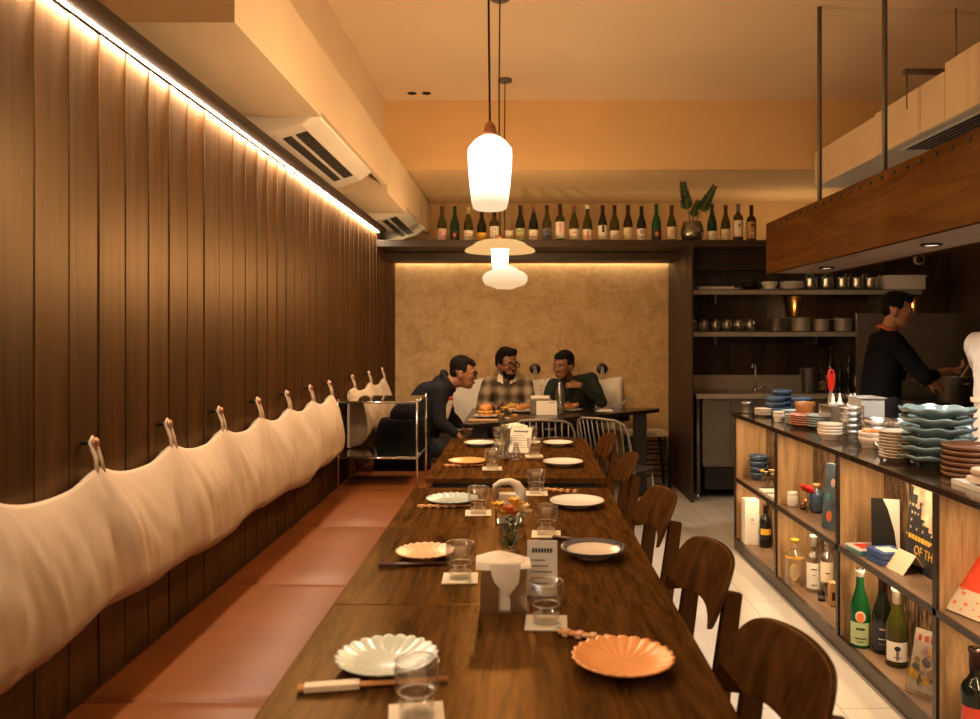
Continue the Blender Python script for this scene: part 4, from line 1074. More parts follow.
# potted plant
t = thing('potted_plant', 'zamioculcas with two tall fronds in a round mottled metal pot on the ledge', 'plant', (1.478, 6.87, LZ))
MB().lathe([(0, 0), (.055, 0), (.082, .018), (.098, .055), (.100, .09), (.090, .135), (.078, .165), (.080, .172), (.072, .172), (.074, .15), (0, .148)], 40).build('pot', 'pot_metal', t)
MB().lathe([(0, .155), (.072, .152)], 24, close=False).build('soil', 'black_soft', t)
def frond(base, tip, n, L, seed):
    r6 = random.Random(seed); b_ = Vector(base); tp = Vector(tip); mid = (b_+tp)/2+Vector((r6.uniform(-.02,.02), -.01, .03))
    pts = []
    for k in range(n*2+1):
        q = k/(n*2); pts.append((1-q)**2*b_+2*q*(1-q)*mid+q*q*tp)
    MB().tube(pts, .004, 6, rad=[.0055*(1-.6*k/len(pts)) for k in range(len(pts))]).build('stem', 'leaf_bright', t)
    mb = MB()
    for k in range(int(n*.7), n*2+1):
        d = (pts[min(k+1, n*2)]-pts[max(0, k-1)]).normalized(); s = Vector((d.z, 0, -d.x))
        if s.length < .1: s = Vector((1,0,0))
        s.normalize(); q = (k-n*.7)/(n*1.3); ll = L*(1-.55*q)
        for sg in (-1, 1):
            dr = (s*sg*.8+d*.65+Vector((0, r6.uniform(-.35,.35), 0))).normalized(); sd = dr.cross(Vector((0,1,0))).normalized(); p = pts[k]
            w_ = ll*.22
            mb.add([p, p+dr*ll*.4+sd*w_, p+dr*ll, p+dr*ll*.4-sd*w_, p+dr*ll*.45+Vector((0,-.005,0))], [(0,1,4), (1,2,4), (2,3,4), (3,0,4)], True)
    mb.build('leaflets', 'leaf', t)
frond((-.01, 0, .15), (-.085, -.01, .53), 11, .075, 1)
frond((.012, 0, .15), (.185, -.02, .47), 11, .075, 2)
frond((.0, .01, .15), (.06, .03, .36), 7, .055, 3)
MB().tube([(.0, 0, .15), (.03, 0, .3), (.08, -.01, .36)], .004, 6).build('stem', 'leaf_bright', t)

# bottles and boxes in the lower bays
t = thing('gift_box', 'tall white carton with a tiny gold crest in the far lower bay', 'box', (1.478, 5.13, SL), rz=-.03)
MB().box(-.046, .044, -.045, .045, 0, .285).build('carton', 'paper', t, bevel=.001)
MB().ell((0, -.046, .16), (.010, .001, .009)).build('crest', 'foil_gold', t)
MB().box(-.022, .022, -.0462, -.0452, .135, .138).build('small_print', 'foil_gold', t)
bottle('liquor_bottle', 'black bottle with a yellow band beside the white carton', (1.545, 5.04, SL), .036, .27, 'b_dark', 'flat', 'label_yellow', ('foil_dark', 'long'), 'bottles on the lower shelf', marks=[('B',.05,.22,.27,'label_dark')], lz=(.30, .44))
t = thing('wooden_board', 'narrow wooden board leaning on the second divider in the far lower bay', 'board', (1.475, 4.53, SL), rot=(-.13, 0, 0))
MB().box(-.03, .065, -.012, .012, 0.0, .335).build('plank', 'pale_wood', t, bevel=.002)
b1 = bottle('gin_bottle', 'clear gin bottle with a yellow cap and oval yellow label', (1.465, 4.27, SL), .05, .25, 'clear_glass', 'flat', 'label_yellow', ('label_yellow', 'short'), 'bottles on the lower shelf', marks=[('E',.024,.038,'foil_gold',.33),('B',.02,.62,.63,'ink')], lz=(.60, .645), rz=-.35)
for o in list(bpy.data.objects):
    if o.parent == b1 and o.name.startswith('label'):
        for q in bpy.data.objects:
            pass
MB().add([(0,-.0512,.082)]+[(.0512*sin(.46*cos(2*pi*q/24)), -.0512*cos(.46*cos(2*pi*q/24)), .082+.045*sin(2*pi*q/24)) for q in range(24)], [(0, q+1, (q+1) % 24+1) for q in range(24)]).build('oval_label', 'label_yellow', b1, fix=False)
bottle('liquor_bottle', 'clear bottle with a tall white label, second in the second lower bay', (1.535, 4.18, SL), .040, .29, 'clear_glass', 'shoulder', 'paper', ('plastic_clear', 'long'), 'bottles on the lower shelf', marks=[('B',.03,.40,.42,'ink'),('B',.02,.30,.31,'ink'),('B',.03,.12,.14,'label_grey')], lz=(.06,.52), rz=-.3)
bottle('liquor_bottle', 'clear bottle with a pale label, third in the second lower bay', (1.578, 4.11, SL), .036, .29, 'thick_glass', 'flat', 'cream_paper', ('plastic_clear', 'short'), 'bottles on the lower shelf', marks=[('B',.02,.40,.42,'ink')], lz=(.25,.60), rz=-.3)
t = thing('small_bottle', 'tiny black vial at the foot of the clear bottles', 'bottle', (1.515, 4.02, SL))
MB().lathe([(0, 0), (.017, 0), (.017, .04), (.008, .05), (.008, .062), (0, .063)], 20).build('glass', 'black', t)
MB().lathe([(.0175, .012), (.0175, .03)], 20, close=False).build('label', 'label_grey', t)
t = thing('wood_block', 'small pale wooden block beside the tiny black vial', 'block', (1.555, 3.95, SL), rz=-.2)
MB().box(-.03, .03, -.025, .025, 0, .115).build('block', 'pale_wood', t, bevel=.003)
MB().box(-.018, .018, -.0265, -.0252, .03, .07).build('inlay', 'chair_wood', t)
t = thing('wooden_wedge', 'tapered wooden board leaning against the third divider in the lower bay', 'board', (1.50, 3.70, SL), rot=(-.16, 0, 0))
MB().add([(-.05,-.01,0),(.08,-.01,0),(.06,-.01,.20),(.0,-.01,.2),(-.05,.01,0),(.08,.01,0),(.06,.01,.20),(.0,.01,.2)], [(0,1,2,3),(4,7,6,5),(0,4,5,1),(1,5,6,2),(2,6,7,3),(3,7,4,0)]).build('plank', 'pale_wood', t, bevel=.002)
bottle('green_bottle', 'bright green bottle with a white cap and pale green label, lower shelf', (1.462, 3.44, SL), .0415, .33, 'b_bright_green', 'slope', 'label_green', ('paper', 'short'), 'bottles on the lower shelf', marks=[('E',.016,.020,'label_orange',.40),('B',.035,.235,.265,'leaf'),('B',.045,.12,.135,'ink'),('B',.03,.08,.09,'ink')], lz=(.04,.33), rz=-.35)
bb = [o for o in bpy.data.objects if o.name.startswith('green_bottle')][0]
MB().add([(0,-.0425,.135)]+[(.0425*sin(.5*cos(2*pi*q/24)), -.0425*cos(.5*cos(2*pi*q/24)), .135+.024*sin(2*pi*q/24)) for q in range(24)], [(0, q+1, (q+1) % 24+1) for q in range(24)]).build('round_label', 'cream_paper', bb, fix=False)
bottle('wine_bottle', 'black bottle with a black label and white script beside the green bottle', (1.527, 3.37, SL), .0415, .32, 'b_dark', 'slope', 'label_dark', ('foil_dark', 'long'), 'bottles on the lower shelf', marks=[('B',.03,.32,.345,'foil_gold'),('B',.04,.20,.21,'paper'),('B',.04,.13,.15,'label_grey')], lz=(.06,.42), rz=-.35)
bottle('wine_bottle', 'olive bottle with a white sketched label, beside the magazine', (1.525, 3.24, SL), .0415, .31, 'b_olive', 'slope', 'paper', ('cream_paper', 'long'), 'bottles on the lower shelf', marks=[('E',.012,.010,'ink',.25),('B',.03,.13,.14,'ink'),('B',.01,.10,.22,'label_grey')], lz=(.08,.33), rz=-.35)
t = thing('magazine', 'illustrated magazine held in a clear acrylic stand in the third lower bay', 'magazine', (1.50, 2.93, SL+.010), rot=(0, .0, 0))
t.rotation_euler = (-.30, 0, -.95)
MB().box(-.085, .085, -.001, .003, .004, .225).build('cover', 'cream_paper', t)
mb = MB()
r7 = random.Random(4)
for m_ in ('label_grey', 'label_tan', 'label_yellow', 'label_pink'):
    mb = MB()
    for k in range(9):
        x = r7.uniform(-.07, .07); z = r7.uniform(.03, .16); mb.ell((x, -.0015, z), (r7.uniform(.006, .022), .0006, r7.uniform(.006, .022)), n=8)
    mb.build('illustration', m_, t)
mb = MB()
for q, w_ in enumerate((.012, .016, .010, .018, .012, .014)): mb.box(-.07+.023*q, -.07+.023*q+w_, -.0016, -.0011, .182, .204)
mb.build('title_print', 'label_red', t)
st = MB().box(-.09, .09, -.006, -.004, 0, .23).box(-.09, .09, -.05, .0, -.004, .0).build('acrylic_stand', 'acrylic', t)
bottle('wine_bottle', 'dark bottle with a red label in the bottom right corner of the photo', (1.455, 2.56, SL), .042, .335, 'b_dark', 'shoulder', 'label_red', ('foil_dark', 'long'), 'bottles on the lower shelf', marks=[('B',.05,.30,.33,'ink')], lz=(.08,.46), rz=-.4)

# ------------------------------------------------------------------ place settings
TT = .7505
def tp(x, y): return pos(x, y, TT)
def plate_at(px, py, r, mat, petals, label, hgt=.022, kind='plate', extra=None):
    Y = (CZ-TT-hgt)*F/(py-335); X = (px-520)*Y/F
    t = thing('plate', label, 'plate', (X, Y, TT), group='plates laid along the tables')
    dish('plate', r, hgt, None, 64, petals).build('body', mat, t)
    if extra == 'rim':
        MB().lathe([(r*.80, hgt*.62+.004), (r*.995, hgt+.0035), (r*1.003, hgt+.001), (r*.99, hgt-.003)], 64, close=False).build('rim_band', 'blue_rim', t)
    return t
plate_at(387, 654, .1015, 'porcelain_green', 24, 'pale green fluted plate on the left side of the nearest table')
plate_at(623, 655, .1015, 'porcelain_orange', 24, 'orange fluted plate on the right side of the nearest table')
plate_at(425, 550, .086, 'porcelain_pink', 24, 'salmon fluted plate on the left, level with the steel napkin holder')
plate_at(593, 547, .096, 'cream_glaze', 0, 'shallow dish with a dark blue rim on the right of the second table', .026, extra='rim')
plate_at(452, 497.5, .101, 'porcelain_blue', 24, 'pale blue fluted plate at the far end of the front row')
plate_at(577, 500, .104, 'porcelain', 0, 'plain white plate on the right at the far end of the front row')
plate_at(467, 460, .094, 'porcelain_orange', 24, 'orange fluted plate on the left of the back pair')
plate_at(563, 461, .100, 'porcelain', 0, 'plain white plate on the right of the back pair, nearer one')
plate_at(480, 442, .094, 'porcelain_green', 24, 'pale green plate on the left end, nearest the seated men')
plate_at(558, 442, .088, 'porcelain', 0, 'white plate with chopsticks laid across it, nearest the rod-back chairs')

def tumbler(label, x, Y, r=.0385, h=.092, liquid=True):
    t = thing('water_glass', label, 'glass', (x, Y, TT+.0042), group='stacking tumblers')
    MB().lathe([(0, 0), (r*.78, 0), (r*.80, .004), (r*.80, h*.42), (r*.98, h*.50), (r, h*.53), (r*1.0, h), (r*1.0-.002, h), (r*1.0-.002, h*.54), (r*.75, h*.42), (r*.75, .008), (0, .008)], 40).build('glass', 'clear_glass', t)
    MB().lathe([(r*.98, h*.985), (r*1.012, h*.99), (r*1.0, h*1.006), (r*.965, h*.995), (r*.98, h*.985)], 40, close=False).build('rim', 'stack_glass', t)
    MB().lathe([(r*.70, h*.42), (r*.84, h*.435), (r*.86, h*.45), (r*.7, h*.44), (r*.70, h*.42)], 40, close=False).build('inner_ledge', 'stack_glass', t)
    return t
def coaster(label, x, Y, a):
    t = thing('paper_coaster', label, 'coaster', (x, Y, TT), a, 'paper coasters')
    MB().box(-.047, .047, -.047, .047, 0, .0035).build('pad', 'cream_paper', t, bevel=.0008)
    MB().box(.020, .032, -.038, -.034, .0035, .0038).box(.022, .030, -.030, -.027, .0035, .0038).build('stamp', 'label_grey', t)
gl = [(-.176, 1.36, 'at the bottom edge, on the nearest table', .15), (.059, 1.80, 'beside the orange plate on the nearest table', -.05),
      (-.159, 2.13, 'beside the salmon plate', .03), (.085, 2.60, 'between the flower vase and the blue-rimmed dish', -.04),
      (-.152, 2.91, 'beside the pale blue plate', .05), (.066, 3.27, 'beside the far white plate of the front row', 0.),
      (-.135, 3.88, 'beside the orange plate of the back pair', .04), (.075, 4.28, 'beside the nearer white plate of the back pair', .05),
      (.072, 4.84, 'nearest the rod-back chairs on the right', 0.), (-.125, 4.78, 'nearest the seated men on the left', 0.)]
for x, Y, w_, a in gl:
    coaster('cream paper coaster under the glass '+w_, x, Y, a); tumbler('short clear stacking glass '+w_, x, Y)
def chopsticks(label, x0, Y0, x1, Y1, mat, sleeve=None, rest=None):
    t = thing('chopsticks', label, 'chopsticks', (x0, Y0, TT), atan2(Y1-Y0, x1-x0), 'chopsticks')
    L = sqrt((x1-x0)**2+(Y1-Y0)**2)
    for k, s in ((0, -.005), (1, .005)):
        MB().cyl((0, s, .0075), (L, s*.8, .0055), .0046, .0026, 10).build('stick', mat, t)
    if sleeve: MB().box(.012, .012+sleeve, -.0115, .0115, .001, .0128).build('paper_sleeve', 'paper_sleeve', t, bevel=.002)
    if mat == 'chopstick_orange' and not sleeve:
        for q in range(5): MB().box(.01+q*.03, .022+q*.03, -.0105, .0105, .0015, .0124).build('pale_band', 'porcelain_pink', t)
    if rest: MB().ell((L*.92, 0, .003), (.010, .018, .0045)).build('rest', rest, t)
chopsticks('orange chopsticks in a cream paper sleeve, left of the nearest table', -.405, 1.455, -.135, 1.50, 'chopstick_orange', .10)
chopsticks('orange chopsticks half hidden under the orange plate', .085, 1.735, .27, 1.655, 'chopstick_orange')
chopsticks('dark brown chopsticks resting before the salmon plate', -.395, 2.235, -.185, 2.265, 'chopstick_dark', None, 'clear_glass')
chopsticks('banded chopsticks before the pale blue plate', -.385, 3.0, -.185, 3.02, 'chopstick_orange')
chopsticks('banded chopsticks before the far orange plate', -.375, 3.945, -.18, 3.96, 'chopstick_orange')
chopsticks('dark chopsticks on a glass rest by the blue-rimmed dish', .105, 2.545, .21, 2.51, 'chopstick_dark', None, 'clear_glass')
chopsticks('dark chopsticks by the far white plate of the front row', .10, 3.34, .20, 3.30, 'chopstick_orange')
chopsticks('brown chopsticks by the nearer white plate of the back pair', .03, 4.15, .15, 4.13, 'chopstick_dark')
t = thing('chopsticks', 'chopsticks laid across the farthest white plate', 'chopsticks', (.16, 4.86, TT+.026), -.02, 'chopsticks')
for s in (-.005, .005): MB().cyl((0, s, 0), (.2, s, 0), .004, .0025, 10).build('stick', 'chopstick_dark', t)

# napkin holders, menus, flower vases
def napkin_holder(label, x, Y, a, folded=True, s=1):
    t = thing('napkin_holder', label, 'napkin holder', (x, Y, TT), a, 'steel napkin holders')
    w_, d_, h_ = .054*s, .035*s, .112*s
    MB().box(-w_, w_, -d_, d_, 0, .004).build('base', 'steel', t)
    MB().box(-w_, -.012, -d_, -d_+.003, .004, h_).build('front_plate', 'steel', t)
    MB().box(.016, w_, -d_, -d_+.003, .004, h_).build('front_plate', 'steel', t)
    MB().box(-w_, w_, d_-.003, d_, .004, h_).build('back_plate', 'steel', t)
    MB().box(-w_, -w_+.003, -d_+.003, d_-.003, .004, h_).build('side_plate', 'steel', t)
    mb = MB()
    for k in range(6): mb.box(-w_+.008, w_-.006, -d_+.006+k*.009*s, -d_+.012+k*.009*s, .005, h_+.006)
    mb.build('napkins', 'tissue', t)
    def fn(u, v):
        x = -.064+.128*u; y = -d_-.004-.014*v if v < .5 else -d_-.006
        z = h_+.010-.018*v+.004*sin(u*5)
        return (x*s, (-.040+.078*(1-v))*s-.008, (h_+.012+.006*sin(u*4+v*3)-.014*abs(u-.45)-(.012 if v > .9 else 0)))
    mb = MB().grid(fn, 20, 10)
    # hanging corner
    mb.add([(-.034*s, -d_-.010, h_+.006), (.040*s, -d_-.010, h_+.006), (.036*s, -d_-.014, .075*s), (.010*s, -d_-.012, .042*s), (-.022*s, -d_-.016, .078*s), (.004*s, -d_-.024, .085*s)], [(0,1,5),(1,2,5),(2,3,5),(3,4,5),(4,0,5)], True)
    mb.build('draped_napkin', 'tissue', t, fix=False)
    return t
napkin_holder('brushed steel napkin holder with a draped white napkin, on the second table', -.040, 1.90, .04)
def roll_holder():
    t = thing('napkin_holder', 'steel napkin holder with a rolled napkin looping over it, behind the flowers', 'napkin holder', (-.035, 2.78, TT), 0, 'steel napkin holders')
    MB().box(-.05, -.044, -.04, .04, 0, .13).box(.04, .046, -.04, .04, 0, .11).box(-.044, .04, -.04, .04, 0, .005).build('frame', 'steel', t)
    mb = MB()
    for k in range(4): mb.box(-.038, .036, -.03+k*.014, -.022+k*.014, .005, .10)
    mb.build('napkins', 'tissue', t)
    MB().tube([(-.048, -.02, .105), (-.05, -.025, .130), (-.03, -.03, .143), (0, -.03, .146), (.024, -.03, .135), (.038, -.03, .112), (.04, -.035, .09), (.02, -.04, .085)], .02, 12, rad=[.008, .010, .011, .012, .015, .019, .020, .013]).build('rolled_napkin', 'tissue', t)
roll_holder()
napkin_holder('steel napkin holder with white napkins on the back pair of tables', -.02, 4.72, 0)
def menu(label, x, Y, a, w_, h_, tilt, text=True):
    t = thing('menu_card', label, 'menu', (x, Y, TT+.001), group='menu cards'); t.rotation_euler = (tilt, 0, a)
    MB().box(-w_/2, w_/2, -.0015, .0015, 0, h_).build('card', 'paper', t)
    if text:
        mb = MB()
        for q in range(7): mb.box(-w_*.34+q*w_*.10, -w_*.34+q*w_*.10+w_*.075, -.0019, -.0016, h_-.030, h_-.019)
        mb.build('heading', 'ink', t); mb = MB()
        for k in range(6): mb.box(-w_*.36, w_*(.1+.22*((k*7) % 3)/2), -.0019, -.0016, h_-.05-.014*k, h_-.047-.014*k)
        mb.build('small_print', 'label_grey', t)
menu('white menu card with a dark heading leaning behind the front napkin holder', .055, 1.99, -.05, .075, .135, -.10)
menu('white paper menu leaning on the back napkin holder', -.005, 4.40, -.2, .12, .15, -.5)
t = thing('flower_vase', 'small glass vase with yellow, orange and cream flowers on the second table', 'vase', (-.03, 2.42, TT))
MB().lathe([(0, 0), (.024, 0), (.026, .01), (.022, .05), (.026, .075), (.024, .075), (.020, .05), (.023, .012), (0, .006)], 28).build('glass', 'clear_glass', t)
mb = MB(); r8 = random.Random(2)
for k in range(60):
    a = r8.uniform(0, 6.28); z = r8.uniform(.0, .115); r_ = r8.uniform(.005, .022); L_ = .026
    p = Vector((r_*cos(a), r_*sin(a), z)); d = Vector((cos(a), sin(a), .6)).normalized()*L_; s_ = d.cross(Vector((0,0,1))).normalized()*.007
    mb.add([p, p+d*.5+s_, p+d, p+d*.5-s_], [(0,1,2,3)])
mb.build('leaves', 'leaf', t)
flower(t, [(-.035, -.01, .128), (-.008, .0, .115), (.008, -.02, .108), (.022, .0, .128), (.038, .01, .118), (.045, -.01, .105), (.01, .02, .135), (-.02, -.01, .105)], 'leaf_bright', .027, ('yellow_flower', 'orange_flower', 'orange_flower', 'yellow_flower', 'cream_flower', 'cream_flower', 'yellow_flower'), 7)
t = thing('flower_vase', 'slim clear glass carafe of small yellow flowers on the back pair of tables', 'vase', (-.085, 4.22, TT))
MB().lathe([(0, 0), (.034, 0), (.036, .012), (.030, .03), (.018, .055), (.017, .16), (.022, .18), (.020, .18), (.015, .16), (.016, .055), (.032, .02), (0, .006)], 28).build('glass', 'thick_glass', t)
flower(t, [(-.035, 0, .235), (.0, .0, .255), (.035, .01, .245), (.055, 0, .215), (-.015, 0, .22), (.02, 0, .20)], 'leaf', .022, ('yellow_flower', 'yellow_flower', 'cream_flower'), 7)
for k, (x, Y) in enumerate(((-.02, 4.18), (-.13, 4.33), (-.05, 4.45))):
    t = thing('cruet', 'small clear glass cruet beside the carafe of flowers, '+['right', 'left', 'rear'][k]+' one', 'cruet', (x, Y, TT), group='glass cruets')
    MB().lathe([(0, 0), (.026, 0), (.028, .01), (.027, .03), (.012, .06), (.011, .08), (.016, .085), (.014, .085), (.009, .078), (.024, .03), (0, .008)], 24).build('glass', 'thick_glass', t)

# things on the back table
BT = .7525
def food_plate(x, Y, r, label, foodm, kind):
    t = thing('plate', label, 'plate', (x, Y, BT), group='plates on the black table')
    dish('plate', r, .018, None).build('body', 'porcelain', t)
    f = thing('burger' if kind == 'burger' else 'fried_food', {'burger': 'golden burger on the white plate nearest the man in the hoodie', 'fries': 'yellow fries and orange food on the plate before the bearded man', 'pile': 'orange fried food on the plate before the man in dark green'}[kind], 'food', (x, Y, BT+.012))
    if kind == 'burger':
        MB().lathe([(0, 0), (.050, 0), (.056, .012), (.052, .026), (0, .028)], 28).build('bun_bottom', 'bun', f)
        MB().lathe([(0, .029), (.060, .029), (.062, .036), (.058, .042), (0, .043)], 28, None, lambda a, r, z: (r*(1+.06*sin(a*7)), z)).build('filling', 'fries', f)
        MB().lathe([(0, .044), (.054, .044), (.058, .058), (.046, .082), (.025, .094), (0, .097)], 28).build('bun_top', 'bun', f)
    else:
        mb = MB(); r9 = random.Random(11)
        for k in range(12): mb.ell((r9.uniform(-.05, .05), r9.uniform(-.04, .04), .018+r9.uniform(0, .026)), (.022, .02, .017), Matrix.Rotation(r9.uniform(0, 3), 4, 'Z'), 8)
        mb.build('pieces', 'bun', f)
        if kind == 'fries':
            mb = MB()
            for k in range(14): a = r9.uniform(0, 3.1); p = Vector((-.10+r9.uniform(-.03, .05), r9.uniform(-.03, .03), .02+.003*k)); d = Vector((cos(a), sin(a)*.5, r9.uniform(-.1,.1)))*.035; mb.cyl(p-d, p+d, .005, n=6)
            mb.build('fries', 'fries', f)
food_plate(-.27, 6.28, .10, 'white plate carrying a burger, on the left of the black table', 'bun', 'burger')
food_plate(.02, 6.72, .12, 'white plate of fries before the bearded man', 'fries', 'fries')
food_plate(.435, 6.80, .095, 'white plate before the man in dark green', 'bun', 'pile')
t = thing('wooden_board', 'pale wooden serving board under the burger plate edge on the black table', 'board', (-.30, 6.02, BT), .05)
MB().box(-.09, .14, -.04, .04, 0, .012).build('plank', 'pale_wood', t, bevel=.003)
t = thing('menu_card', 'blank-fronted cream menu board standing on the black table', 'menu', (.215, 6.45, BT+.002)); t.rotation_euler = (-.06, 0, .02)
MB().box(-.083, .083, -.002, .002, 0, .115).build('card', 'paper', t)
MB().box(.02, .07, -.0026, -.002, .098, .104).build('heading', 'label_grey', t)
t = thing('napkin_holder', 'steel napkin holder piled with white napkins behind the menu board', 'napkin holder', (.175, 6.60, BT), 0)
MB().box(-.09, .09, -.04, .04, 0, .12).build('box', 'dull_steel', t, bevel=.004)
MB().box(-.085, .07, -.045, .045, .121, .145).build('napkins', 'tissue', t, bevel=.008)
t = thing('water_bottle', 'clear glass bottle with a black stopper on the black table', 'bottle', (.33, 6.62, BT))
MB().lathe([(0, 0), (.040, 0), (.042, .01), (.042, .15), (.034, .19), (.018, .23), (.017, .265), (.015, .265), (.016, .23), (.038, .15), (.038, .012), (0, .008)], 28).build('glass', 'thick_glass', t)
MB().lathe([(0, .26), (.014, .26), (.020, .27), (.020, .285), (0, .288)], 20).build('stopper', 'black', t)
t = thing('bud_vase', 'little vase with two cream blooms beside the clear bottle on the black table', 'vase', (.19, 6.74, BT))
MB().lathe([(0, 0), (.02, 0), (.022, .05), (.012, .09), (.014, .11), (.01, .11), (0, .01)], 20).build('glass', 'clear_glass', t)
flower(t, [(-.01, 0, .215), (.02, -.01, .27), (-.02, -.01, .18)], 'leaf', .028, ('cream_flower',), 7)
t = thing('open_menu', 'dark folder half open with a white page on the black table', 'menu', (.80, 6.86, BT))
MB().add([(0, -.10, .0), (.14, -.02, .11), (.14, .10, .11), (0, .08, 0), (0.004, -.10, -.0), (.144, -.02, .106), (.144, .10, .106), (0.004, .08, 0)], [(0,3,2,1),(4,5,6,7),(0,1,5,4),(1,2,6,5),(2,3,7,6),(3,0,4,7)]).build('cover', 'label_grey', t)
MB().add([(-.16, -.08, .0), (-.01, -.10, .0), (-.01, .07, .002), (-.10, .08, .002), (-.16, -.08, .003), (-.01, -.10, .003), (-.01, .07, .005), (-.10, .08, .005)], [(0,3,2,1),(4,5,6,7),(0,1,5,4),(1,2,6,5),(2,3,7,6),(3,0,4,7)]).build('page', 'paper', t)

# ------------------------------------------------------------------ kitchen
k_ = thing('steel_sink_unit', 'stainless steel sink unit with backsplash against the kitchen wall', 'sink', (1.49, 6.77, 0))
MB().box(0, 1.5, 0, .66, .86, .90).build('worktop', 'brushed_steel', k_, bevel=.004)
MB().box(0, 1.5, .62, .66, .90, 1.03).build('backsplash', 'brushed_steel', k_)
MB().box(.07, 1.46, .03, .62, .28, .86).build('cabinet_body', 'dull_steel', k_, bevel=.004)
MB().box(.09, 1.46, .06, .62, .08, .27).build('lower_recess', 'black', k_)
for x in (.025, 1.45):
    for y in (.04, .58): 
        l = MB().cyl((x, y, .05), (x, y, .86), .019, n=14).build('leg', 'dull_steel', k_)
        MB().cyl((x, y, 0), (x, y, .05), .012, n=12).build('foot', 'steel', l)
MB().box(.06, .30, .03-.008, .03, .30, .84).build('door', 'dull_steel', k_, bevel=.003)
t = thing('faucet', 'tall steel gooseneck faucet on the sink unit', 'faucet', (2.06, 7.0, .9))
MB().tube([(0, 0, 0), (0, 0, .20), (-.01, -.01, .245), (-.03, -.04, .265), (-.05, -.08, .25), (-.055, -.09, .215)], .010, 12).build('spout', 'chrome', t)
MB().cyl((.0, 0, 0), (0, 0, .04), .018).cyl((.02, 0, .03), (.075, -.01, .05), .008).build('lever', 'chrome', t)
def wall_shelf(label, x1, z, brackets):
    t = thing('wall_shelf', label, 'shelf', (1.448, 7.0, z))
    L = x1-1.448
    MB().box(0, L, 0, .45, -.006, 0).box(0, L, 0, .004, -.045, 0).build('board', 'brushed_steel', t)
    for x in brackets: MB().box(x-.01, x+.01, .15, .45, -.12, -.006).build('bracket', 'dull_steel', t)
S1, S2 = 1.800, 1.432
wall_shelf('upper stainless wall shelf carrying dishes, steel jugs and a white box', 3.52, S1, (.3, 1.8))
wall_shelf('lower stainless wall shelf carrying upturned glasses and saucepans', 2.95, S2, (.3, 1.2))
for k, x in enumerate((2.525, 3.61)):
    t = thing('wall_sconce', 'brass cone wall sconce, lit by an added light, under the upper shelf, '+['left', 'right'][k]+' one', 'lamp', (x, 7.38, 1.57), group='brass sconces')
    MB().lathe([(.035, 0), (.045, .05), (.062, .15), (.070, .185), (.066, .185), (.058, .15), (.041, .05), (.031, .004)], 28, close=False).build('cone_shade', 'brass', t)
    MB().box(-.015, .015, .03, .07, .06, .10).build('mount', 'black', t)
    lamp_light(x-.02, 7.20, 1.62, .7, .02)  # added point light in front of the cone, so its brass shines
# upper shelf goods
t = thing('pepper_mill', 'black pepper mill at the left end of the upper kitchen shelf', 'mill', (1.52, 7.12, S1))
MB().lathe([(0, 0), (.028, 0), (.028, .02), (.02, .05), (.024, .09), (.018, .105), (.026, .125), (.02, .15), (0, .155)], 24).build('body', 'black', t)
t = thing('flat_tray', 'low white tray at the left of the upper kitchen shelf', 'tray', (1.72, 7.12, S1))
MB().box(-.16, .16, -.10, .1, 0, .02).box(-.165, .165, -.105, .105, .02, .026).build('base', 'porcelain', t, bevel=.003)
t = thing('spoon_bundle', 'small steel spoons lying beside the white tray on the upper shelf', 'cutlery', (1.93, 7.10, S1))
for k in range(4): MB().tube([(-.05, k*.02-.03, .006), (.02, k*.02-.03, .012), (.05, k*.02-.03, .006)], .006, 6).build('spoon', 'steel', t)
stack('black_bowl', dish('bowl', .09, .05, None, foot=.5), 'black', (2.05, 7.14, S1), 2, .024, 'black bowl on the upper kitchen shelf', 'bowl', 'black bowls')
t = thing('ribbed_bowl', 'white ribbed bowl beside the black bowls on the upper shelf', 'bowl', (2.22, 7.12, S1))
MB().lathe(bowl_prof(.072, .072, .55, .004), 72, None, lambda a, r, z: (r*(1+.02*sin(a*24)*(r > .04)), z)).build('body', 'porcelain', t)
MB().lathe([(0, 0), (.06, 0), (.085, .01), (.085, .013), (0, .008)], 32).build('saucer', 'porcelain', t, (-.0, -.0, .0))
stack('dinner_plate', dish('plate', .115, .018, None), 'porcelain', (2.44, 7.16, S1), 6, .011, 'white plate on the upper kitchen shelf', 'plate', 'white plates on the upper shelf')
for k, px in enumerate((811, 827, 843, 857.5, 871)):
    Y = 7.1; X = (px-520)*Y/F
    t = thing('steel_jug', 'small steel jug with a square handle on the upper shelf, '+['first', 'second', 'third', 'fourth', 'fifth'][k]+' from the left', 'jug', (X, Y, S1), (-.5+.4*k), 'steel jugs on the upper shelf'); t.scale = (1.4, 1.4, 1.35)
    MB().lathe([(0, 0), (.036, 0), (.038, .03), (.034, .07), (.036, .082), (.033, .082), (.031, .068), (.034, .03), (0, .004)], 28).build('body', 'steel', t)
    MB().tube([(-.02, -.036, .075), (-.024, -.05, .10), (.022, -.05, .10), (.018, -.036, .075)], .004, 6).build('handle', 'chrome', t)
t = thing('storage_box', 'long white box at the right end of the upper kitchen shelf', 'box', (3.355, 7.16, S1))
MB().box(-.14, .20, -.15, .15, 0, .118).build('body', 'porcelain', t, bevel=.004)
MB().box(-.145, .205, -.155, .155, .105, .125).build('lid', 'porcelain', t, bevel=.003)
